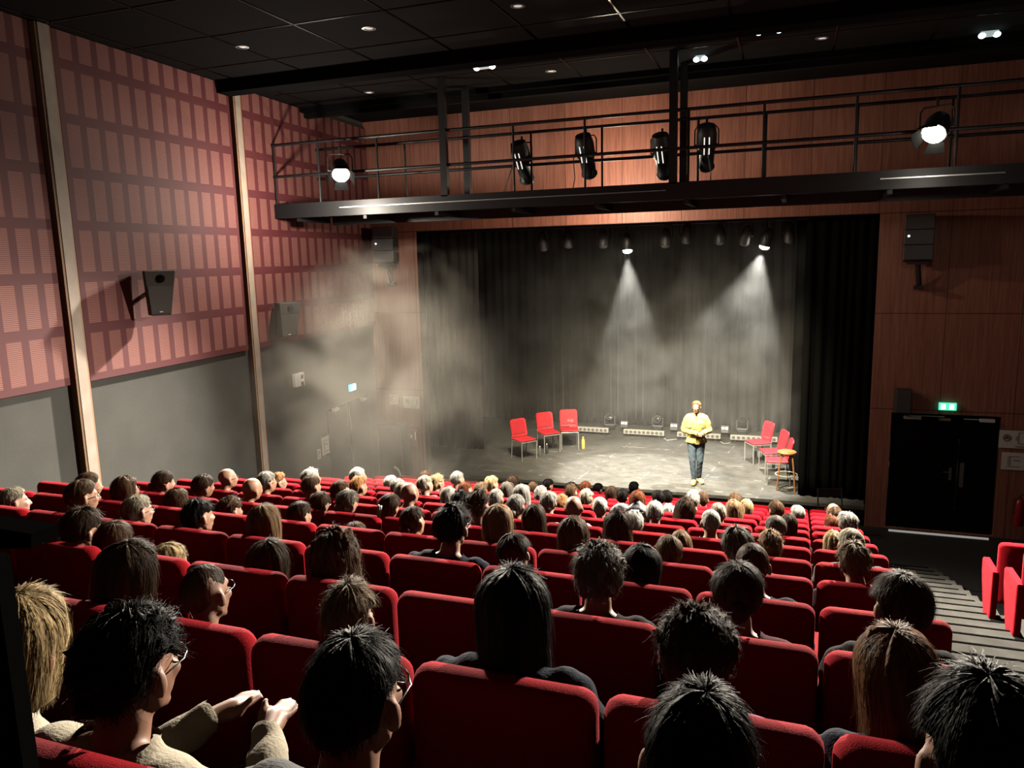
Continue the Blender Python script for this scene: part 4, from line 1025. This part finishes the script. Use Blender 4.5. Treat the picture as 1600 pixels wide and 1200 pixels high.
# ------------------------------------------------------------------ on the stage
SZ = .36
def stage_chair(x, y, facing, label):
    """facing: direction the sitter looks (dx, dy)"""
    a = math.atan2(facing[1], facing[0])-PI/2
    t = empty('stacking_chair', (x, y, SZ), a); tag(t, label, 'chair', 'red chairs on the stage')
    m_ = pad(.44, .44, .03, .04, -.22, 0, .012); s = MB(); s.add([(px, pz, .45+py+.02*(pz/.22)**2) for px, py, pz in m_.v], m_.f); s.build('seat', RED_CH, t)
    b = MB(); rt = math.tan(R(12))
    def bp_(x_, z_, dy=0): return (x_, -.21-(z_-.47)*rt+dy-.03*(1-(x_/.21)**2)+.03, z_)
    # frame of the backrest with a slotted mesh field
    outer = rounded(.43, .40, .06, 4, .50); inner = rounded(.345, .31, .035, 4, .545)
    V = []; 
    for dy in (-.011, .011):
        for P in (outer, inner): V += [bp_(px, pz, dy) for px, pz in P]
    N_ = len(outer); F_ = []
    for i in range(N_):
        k = (i+1) % N_
        F_ += [(i, k, N_+k, N_+i), (2*N_+i, 3*N_+i, 3*N_+k, 2*N_+k), (i, 2*N_+i, 2*N_+k, k), (N_+i, N_+k, 3*N_+k, 3*N_+i)]
    b.add(V, F_); b.build('backrest', RED_CH, t)
    g = MB()
    for j in range(13): z_ = .565+.0225*j; g.hexa([bp_(-.175, z_, -.004), bp_(.175, z_, -.004), bp_(-.175, z_, .004), bp_(.175, z_, .004), bp_(-.175, z_+.016, -.004), bp_(.175, z_+.016, -.004), bp_(-.175, z_+.016, .004), bp_(.175, z_+.016, .004)])
    for x_ in (-.12, -.06, 0, .06, .12): g.span((x_-.004, -.235-(.7-.47)*0, .56), (x_+.004, -.225, .57))
    g.build('mesh_panel', RED_CH, t, smooth=False)
    for sx in (-1, 1):
        l = MB(); l.tube([(sx*.205, .20, 0), (sx*.205, .205, .43)], .011, 8); l.build('leg', CHROME, t)
        l = MB(); l.tube([(sx*.205, -.24, 0), (sx*.205, -.20, .44), (sx*.205, -.215, .52), bp_(sx*.20, .62, -.01)], .011, 8); l.build('leg', CHROME, t)
    fr = MB(); fr.tube([(-.205, .205, .425), (.205, .205, .425)], .010, 8); fr.tube([(-.205, -.2, .425), (.205, -.2, .425)], .010, 8)
    for sx in (-1, 1): fr.tube([(sx*.205, -.2, .43), (sx*.205, .205, .43)], .010, 8)
    fr.build('frame', CHROME, t)
    return t
stage_chair(-5.80, 16.47, (.80, -.60), 'red stacking chair nearest the audience in the left group of three')
stage_chair(-5.46, 17.30, (.66, -.75), 'middle red stacking chair of the left group on stage')
stage_chair(-5.06, 17.72, (.34, -.94), 'red stacking chair beside the yellow bottle, right end of left group')
stage_chair(-.64, 17.50, (-.87, -.49), 'rear red stacking chair of the right group, in front of light bar')
stage_chair(-.32, 16.72, (-.94, -.34), 'middle red stacking chair of the right group on stage')
stage_chair(-.20, 16.02, (-.99, -.12), 'red stacking chair directly behind the wooden bar stool')

t = empty('bar_stool', (-.02, 15.58, SZ)); tag(t, 'bentwood bar stool with round seat at the right edge of stage', 'stool')
WD = mat('bentwood', (.30, .13, .045), .35, noise_amt=.2, nscale=14)
m_ = MB(); m_.lathe([(.02, .72), (.165, .72), (.180, .735), (.180, .755), (.165, .768), (.02, .762)], n=28); m_.build('seat', WD, t)
for i in range(4):
    a = R(45+90*i); m_ = MB(); ca, sa = math.cos(a), math.sin(a)
    m_.tube([(.235*ca, .235*sa, 0), (.20*ca, .20*sa, .35), (.15*ca, .15*sa, .65), (.12*ca, .12*sa, .73)], [.014, .015, .016, .016], 8); m_.build('leg', WD, t)
    m_ = MB(); b_ = a+PI/2
    P = [Vector((.17*ca, .17*sa, .55)), Vector((.14*ca, .14*sa, .66)), Vector((.10*(ca+math.cos(b_))*.8, .10*(sa+math.sin(b_))*.8, .705)), Vector((.14*math.cos(b_), .14*math.sin(b_), .66)), Vector((.17*math.cos(b_), .17*math.sin(b_), .55))]
    m_.tube(P, .009, 6); m_.build('bracket', WD, t)
m_ = MB(); m_.tube([(.205*math.cos(a), .205*math.sin(a), .30) for a in [2*PI*i/24 for i in range(25)]], .010, 6); m_.build('footring', mat('worn_ring', (.45, .38, .28), .4), t)
t = empty('power_cable', (.05, 15.6, SZ)); tag(t, 'black looped cable lying on the stage under the bar stool', 'cable')
m_ = MB(); rd = random.Random(4); m_.tube([(.18*math.cos(a)*(1+.2*math.sin(a*2.3)), .22*math.sin(a*1.1), .012+.01*(i % 2)) for i, a in enumerate([.5*i for i in range(26)])], .008, 5); m_.build('cable', BLKP, t)

def bottle(x, y, h, r, m, mc, label, group=None):
    t = empty('bottle', (x, y, SZ)); tag(t, label, 'bottle', group)
    m_ = MB(); m_.lathe([(r*.9, 0), (r, .01), (r, h*.66), (r*.8, h*.76), (r*.42, h*.84), (r*.42, h*.90)], n=20); m_.build('body', m, t)
    m_ = MB(); m_.lathe([(r*.46, h*.88), (r*.5, h*.9), (r*.5, h*.985), (r*.4, h)], n=16); m_.build('cap', mc, t)
CLEAR = mat('clear_bottle', (.75, .78, .76), .08, trans=.85)
bottle(-4.71, 17.70, .30, .040, mat('yellow_flask', (.72, .50, .10), .35), mat('yellow_cap', (.60, .48, .18), .4), 'yellow drinking bottle on the stage right of the left chairs')
bottle(-5.50, 16.72, .25, .034, CLEAR, WHITEP, 'clear water bottle under the chair nearest the audience, white cap')
bottle(-5.42, 17.0, .25, .034, mat('dark_bottle', (.04, .05, .06), .2), WHITEP, 'dark bottle behind the clear water bottle at left chairs')
bottle(-.70, 17.86, .25, .034, CLEAR, mat('amber_cap', (.5, .35, .15), .4), 'clear water bottle under the rear chair of the right group')
bottle(-.29, 17.12, .20, .034, CLEAR, WHITEP, 'clear bottle under the middle chair of the right group')

def ledbar(x0, x1, label):
    t = empty('light_bar', ((x0+x1)/2, 19.25, SZ), R(-.5)); tag(t, label, 'light bar', 'light bars along the back of the stage'); L_ = x1-x0
    m_ = MB(); m_.box((0, 0, .13), (L_, .09, .12)); m_.build('housing', mat('pale_led_housing', (.36, .35, .32), .45), t, smooth=False, bevel=.008)
    m_ = MB()
    for k in range(9): m_.lathe([(.040, 0), (.036, .006), (.002, .008)], c=(-L_/2+.08+(L_-.16)*k/8, -.045, .13), n=14, M=rx(R(90)))
    m_.build('lens_row', mat('led_lens', (.12, .12, .12), .12), t)
    for sx in (-1, 1):
        m_ = MB(); m_.tube([(sx*(L_/2-.12), -.10, .005), (sx*(L_/2-.12), 0, .02), (sx*(L_/2-.12), .10, .005)], .012, 6); m_.tube([(sx*(L_/2-.12), 0, .01), (sx*(L_/2-.12), 0, .09)], .012, 6); m_.build('foot', STEEL, t)
for (a, b_, d) in ((-5.48, -4.43, 'leftmost, beside the left chairs'), (-4.03, -2.98, 'second from the left'), (-2.66, -1.59, 'third, partly behind the performer'), (-1.36, -.25, 'rightmost, behind the right chairs')):
    ledbar(a, b_, 'low pale light bar at back of the stage, '+d)
def moving_head(x, y, tilt, label):
    t = empty('moving_head_light', (x, y, SZ)); tag(t, label, 'moving light', 'moving head lights at the back of the stage')
    m_ = MB(); m_.box((0, 0, .05), (.24, .20, .10)); m_.build('base', BLKP, t, smooth=False, bevel=.012)
    m_ = MB(); m_.box((0, 0, .12), (.28, .08, .04))
    for sx in (-1, 1): m_.box((sx*.135, 0, .24), (.03, .10, .24))
    m_.build('yoke', mat('grey_yoke', (.10, .10, .10), .4), t, smooth=False, bevel=.012)
    q = rx(R(tilt)); m_ = MB(); m_.lathe([(.05, -.13), (.085, -.10), (.105, -.02), (.105, .09), (.10, .12)], c=(0, 0, .30), n=20, M=q); m_.build('head', mat('grey_head', (.04, .04, .04), .35), t)
    m_ = MB(); m_.lathe([(.088, .118), (.05, .135), (.002, .14)], c=(0, 0, .30), n=20, M=q); m_.build('lens', mat('mover_lens', (.03, .03, .03), .1), t)
moving_head(-4.55, 19.95, 55, 'moving head light in the haze at left, before the backdrop')
moving_head(-3.29, 20.10, 75, 'moving head light left of the performer, before the backdrop')
moving_head(-1.14, 20.25, 40, 'moving head light right of the performer, behind the light bars')
def flood(x, label):
    t = empty('flood_light', (x, 19.75, SZ)); tag(t, label, 'flood light', 'small flood lights on the stage floor')
    m_ = MB(); m_.box((0, 0, .20), (.20, .10, .20), rx(R(-20))); m_.build('housing', BLKP, t, smooth=False, bevel=.01)
    m_ = MB()
    for i in range(2):
        for j in range(2): m_.box((-.045+.09*i, -.055+.012*(j*2-1)*-1, .20+.045*(j*2-1)), (.07, .01, .065), rx(R(-20)))
    m_.build('lens', mat('flood_lens', (.75, .75, .70), .25, emit=(1, 1, .95), es=.15), t, smooth=False)
    m_ = MB(); m_.box((0, .03, .05), (.16, .06, .10)); m_.build('stand', BLKP, t, smooth=False)
for x, d in ((-5.59, 'behind the left chairs'), (-4.11, 'left end of the second light bar'), (-2.81, 'just left of the performer'), (-1.53, 'right of the performer beside the moving head')): flood(x, 'small four-lens flood light '+d)
for i, (x0, x1, d) in enumerate(((-2.98, -2.66, 'left of the performer'), (-1.59, -1.36, 'right of the performer'))):
    m_ = MB(); m_.tube([(x0, 19.2, SZ+.012), (x0+.1, 19.0, SZ+.012), (x0+.22, 19.1, SZ+.012), (x1, 19.2, SZ+.012)], .008, 5); tag(m_.build('power_cable', WHITEP), 'pale cable linking two light bars '+d, 'cable')
# black folding chair by the wall, bottom right of the stage
t = empty('folding_chair', (.75, 14.05, 0), R(20)); tag(t, 'black folding chair standing on the floor below stage right', 'chair')
for sx in (-1, 1):
    m_ = MB(); m_.tube([(sx*.21, -.15, 0), (sx*.21, .05, .45), (sx*.21, .12, .86)], .013, 6); m_.build('leg', mat('worn_black_tube', (.07, .07, .065), .35, metal=.6), t)
    m_ = MB(); m_.tube([(sx*.19, .25, 0), (sx*.19, -.12, .45)], .013, 6); m_.build('leg', mat('worn_black_tube', (.07, .07, .065), .35, metal=.6), t)
m_ = MB(); m_.box((0, -.02, .46), (.40, .36, .025)); m_.build('seat', BLKP, t, smooth=False, bevel=.01)
m_ = MB(); m_.box((0, .115, .77), (.41, .02, .16)); m_.build('backrest', BLKP, t, smooth=False, bevel=.01)

# ------------------------------------------------------------------ the performer
def performer():
    B = Body(); H = 1.615                               # faces +Y here, turned towards the audience afterwards
    B.ell('leg', (0, .0, .93), (.165, .115, .11)); B.ell('torso', (0, .015, 1.08), (.160, .115, .13)); B.ell('torso', (0, .03, 1.24), (.175, .120, .17))
    B.cap('torso', (-.125, .03, 1.385), .056, (.125, .03, 1.385), .056); B.both('torso', (.05, .03, 1.42), .045, (.10, .03, 1.40), .048)
    B.cap('neck', (0, .03, 1.42), .055, (0, .055, H-.08), .052)
    add_head(B, (0, .09, H))
    # arms folded forward, hands clasped in front of the stomach (a little to his left)
    B.cap('arm', (.168, .03, 1.365), .050, (.245, .00, 1.12), .042); B.cap('arm', (.245, .00, 1.12), .040, (.0-.08, .24, 1.10), .030)
    B.cap('arm', (-.168, .03, 1.365), .050, (-.240, .01, 1.13), .042); B.cap('arm', (-.240, .01, 1.13), .040, (-.13, .23, 1.12), .030)
    hx = -.095
    B.ell('hand', (hx+.02, .262, 1.10), (.040, .022, .036)); B.ell('hand', (hx-.02, .278, 1.105), (.040, .022, .036))
    for i in range(4):
        B.cap('hand', (hx+.035, .285-.004*i, 1.125-.019*i), .0095, (hx-.020, .310-.004*i, 1.120-.019*i), .0085)
        B.cap('hand', (hx-.045, .280-.004*i, 1.118-.019*i), .0095, (hx-.030, .262, 1.100-.017*i), .0085)
    B.cap('hand', (hx+.02, .275, 1.135), .0115, (hx-.012, .298, 1.145), .0095); B.cap('hand', (hx-.03, .285, 1.135), .0115, (hx-.008, .292, 1.156), .0095)
    # legs: weight on the right leg, left foot set back and turned out
    B.cap('leg', (.085, .0, .90), .090, (.070, .03, .50), .060); B.cap('leg', (.070, .03, .50), .057, (.035, -.01, .11), .040)
    B.cap('leg', (-.085, .0, .90), .090, (-.075, .0, .50), .060); B.cap('leg', (-.075, .0, .50), .057, (-.055, -.13, .11), .040)
    B.cap('foot', (.035, -.01, .055), .046, (.045, .15, .038), .038); B.cap('foot', (-.055, -.13, .055), .046, (-.125, .0, .038), .038)
    T = B.bake('performer', .0072, 3)
    t = empty('person', (-1.75, 15.44, SZ), PI+R(4)); t.scale = (1.0,)*3
    tag(t, 'person in a yellow jacket and jeans standing centre stage with clasped hands', 'person')
    V = turn(T['V'], R(-8), 1.44, 1.52, 0, .05)
    obj_of('body', mesh_np('body', V, T['F']), mat('performer_skin', (.60, .34, .24), .5), t)
    YEL = mat('mustard_jacket', (.70, .50, .15), .85, bump=.35, bscale=70, noise_amt=.05)
    P, F_ = shell(T, ['torso', 'arm', 'neck', 'leg'], .040, 2, .008, (.865, 1.455)); P = relax(P, F_, 60); j = obj_of('jacket', mesh_np('jacket', P, F_), YEL, t); so = j.modifiers.new('t', 'SOLIDIFY'); so.thickness = .006
    # hem, collar, pockets, placket
    for sx in (-1, 1):
        m_ = MB(); m_.hexa([(sx*.012, .135, 1.40), (sx*.085, .115, 1.39), (sx*.02, .10, 1.47), (sx*.075, .035, 1.485), (sx*.012, .147, 1.402), (sx*.088, .127, 1.392), (sx*.02, .115, 1.48), (sx*.083, .045, 1.495)]); m_.build('collar', YEL, t, smooth=False, bevel=.004)
        m_ = MB(); m_.box((sx*.088, .168, 1.26), (.085, .012, .10), rz(R(-14*sx))); m_.box((sx*.088, .174, 1.305), (.092, .012, .028), rz(R(-14*sx))); m_.build('chest_pocket', YEL, t, smooth=False, bevel=.004)
    m_ = MB(); m_.tube([(0, .165, 1.39), (0, .180, 1.24), (0, .166, 1.08), (0, .158, .87)], .009, 6); m_.build('placket', mat('placket_shade', (.55, .40, .12), .8), t)
    P, F_ = shell(T, ['leg'], .010, 1, .0012, (.085, 1.0)); obj_of('jeans', mesh_np('jeans', P, F_), mat('blue_jeans', (.085, .12, .16), .85, noise_amt=.12, nscale=9, bump=.3, bscale=180), t)
    P, F_ = shell(T, ['foot'], .010, 0, 0); obj_of('shoe', mesh_np('shoe', P, F_), mat('yellow_suede', (.62, .44, .16), .7), t)
    for (p0, p1) in (((.035, -.03, .012), (.047, .16, .012)), ((-.045, -.15, .012), (-.13, .015, .012))):
        m_ = MB(); m_.tube([p0, p1], [.047, .042], 12); m_.v = [(x, y, max(0, min(.022, z))) for x, y, z in m_.v]; m_.build('shoe_sole', mat('pale_sole', (.62, .56, .42), .6), t)
    piv = Vector((0, .05, 0)); hc = piv+Matrix.Rotation(R(-8), 3, 'Z') @ (Vector((0, .09, H))-piv)
    V, F_ = hair('short', 77, 2, 1.0); h = obj_of('hair', mesh_np('hair', V, F_), hair_mat('sandy', (.30, .17, .08)), t); h.location = hc; h.rotation_euler = (0, 0, R(-8))
    g = glasses_mb().build('glasses', GLASSM, t); g.location = hc; g.rotation_euler = (0, 0, R(-8))
    for sx in (-1, 1):
        m_ = MB(); m_.ell((sx*.031, .0735, .006), (.010, .008, .0045), 14, 10); e = m_.build('eye', mat('eye_white', (.7, .68, .64), .2), t); e.location = hc; e.rotation_euler = (0, 0, R(-8))
        m_ = MB(); m_.ell((sx*.031, .0815, .006), (.0048, .003, .0045), 12, 8); e = m_.build('iris', mat('iris', (.03, .03, .03), .2), t); e.location = hc; e.rotation_euler = (0, 0, R(-8))
    m_ = MB(); m_.tube([(-.024, .0865, -.059), (0, .0895, -.058), (.024, .0865, -.059)], [.002, .0038, .002], 6); e = m_.build('lips', mat('lips', (.45, .15, .12), .4), t); e.location = hc; e.rotation_euler = (0, 0, R(-8))
performer()

# ------------------------------------------------------------------ haze
def haze(name, c, d, dens, scale, lo, hi, seed, label, col_=(1, 1, 1), fall=None):
    m = bpy.data.materials.new(name); m.use_nodes = True; nt, N, mth = nodes_of(m); nt.nodes.remove(nt.nodes['Principled BSDF'])
    v = N('ShaderNodeVolumeScatter'); v.inputs['Anisotropy'].default_value = .25; v.inputs['Color'].default_value = (*col_, 1)
    g = N('ShaderNodeTexCoord'); mp = N('ShaderNodeMapping'); mp.inputs['Location'].default_value = (seed, seed*.3, 0); nt.links.new(g.outputs['Object'], mp.inputs[0])
    n = N('ShaderNodeTexNoise'); n.inputs['Scale'].default_value = scale; n.inputs['Detail'].default_value = 4; n.inputs['Distortion'].default_value = .6; nt.links.new(mp.outputs[0], n.inputs[0])
    mr = N('ShaderNodeMapRange'); mr.inputs['From Min'].default_value = lo; mr.inputs['From Max'].default_value = hi; nt.links.new(n.outputs[0], mr.inputs[0])
    s = N('ShaderNodeSeparateXYZ'); nt.links.new(g.outputs['Object'], s.inputs[0])
    dn = mth('MULTIPLY', mr.outputs[0], dens)
    if fall:                                            # soft elliptical edge
        def q(o_, r_): a = mth('DIVIDE', o_, r_); return mth('MULTIPLY', a, a)
        e = mth('ADD', mth('ADD', q(s.outputs[0], d[0]/2), q(s.outputs[1], d[1]/2)), q(s.outputs[2], d[2]/2))
        e = mth('ADD', e, mth('MULTIPLY', mth('SUBTRACT', n.outputs[0], .5), 1.8)); k1 = mth('SUBTRACT', 1, e, clamp=True)
        dn = mth('MULTIPLY', dn, mth('MULTIPLY', k1, mth('SUBTRACT', 1, mth('MULTIPLY', e, .2), clamp=True)))
    nt.links.new(dn, v.inputs['Density']); nt.links.new(v.outputs[0], nt.nodes['Material Output'].inputs['Volume'])
    m_ = MB(); m_.box((0, 0, 0), d); o = m_.build(name, m, smooth=False, loc=c); tag(o, label, 'haze', kind='stuff')
    return o
haze('stage_haze', (-3.15, 17.9, 3.0), (8.6, 5.2, 5.2), .034, 1.5, .36, .66, 3, 'thin haze hanging over the stage in the lamp beams', (1, 1, .97))
haze('drifting_haze', (-5.95, 10.45, 2.5), (4.6, 4.9, 5.6), .095, 1.1, .40, .70, 8, 'thicker haze drifting in front of the left wall by the stage', (1, .93, .80), True)
haze('low_haze', (-6.45, 13.85, 2.3), (3.6, 1.8, 4.6), .10, .7, .30, .72, 5, 'thin haze in front of the wall left of the stage opening', (1, .95, .84), True)
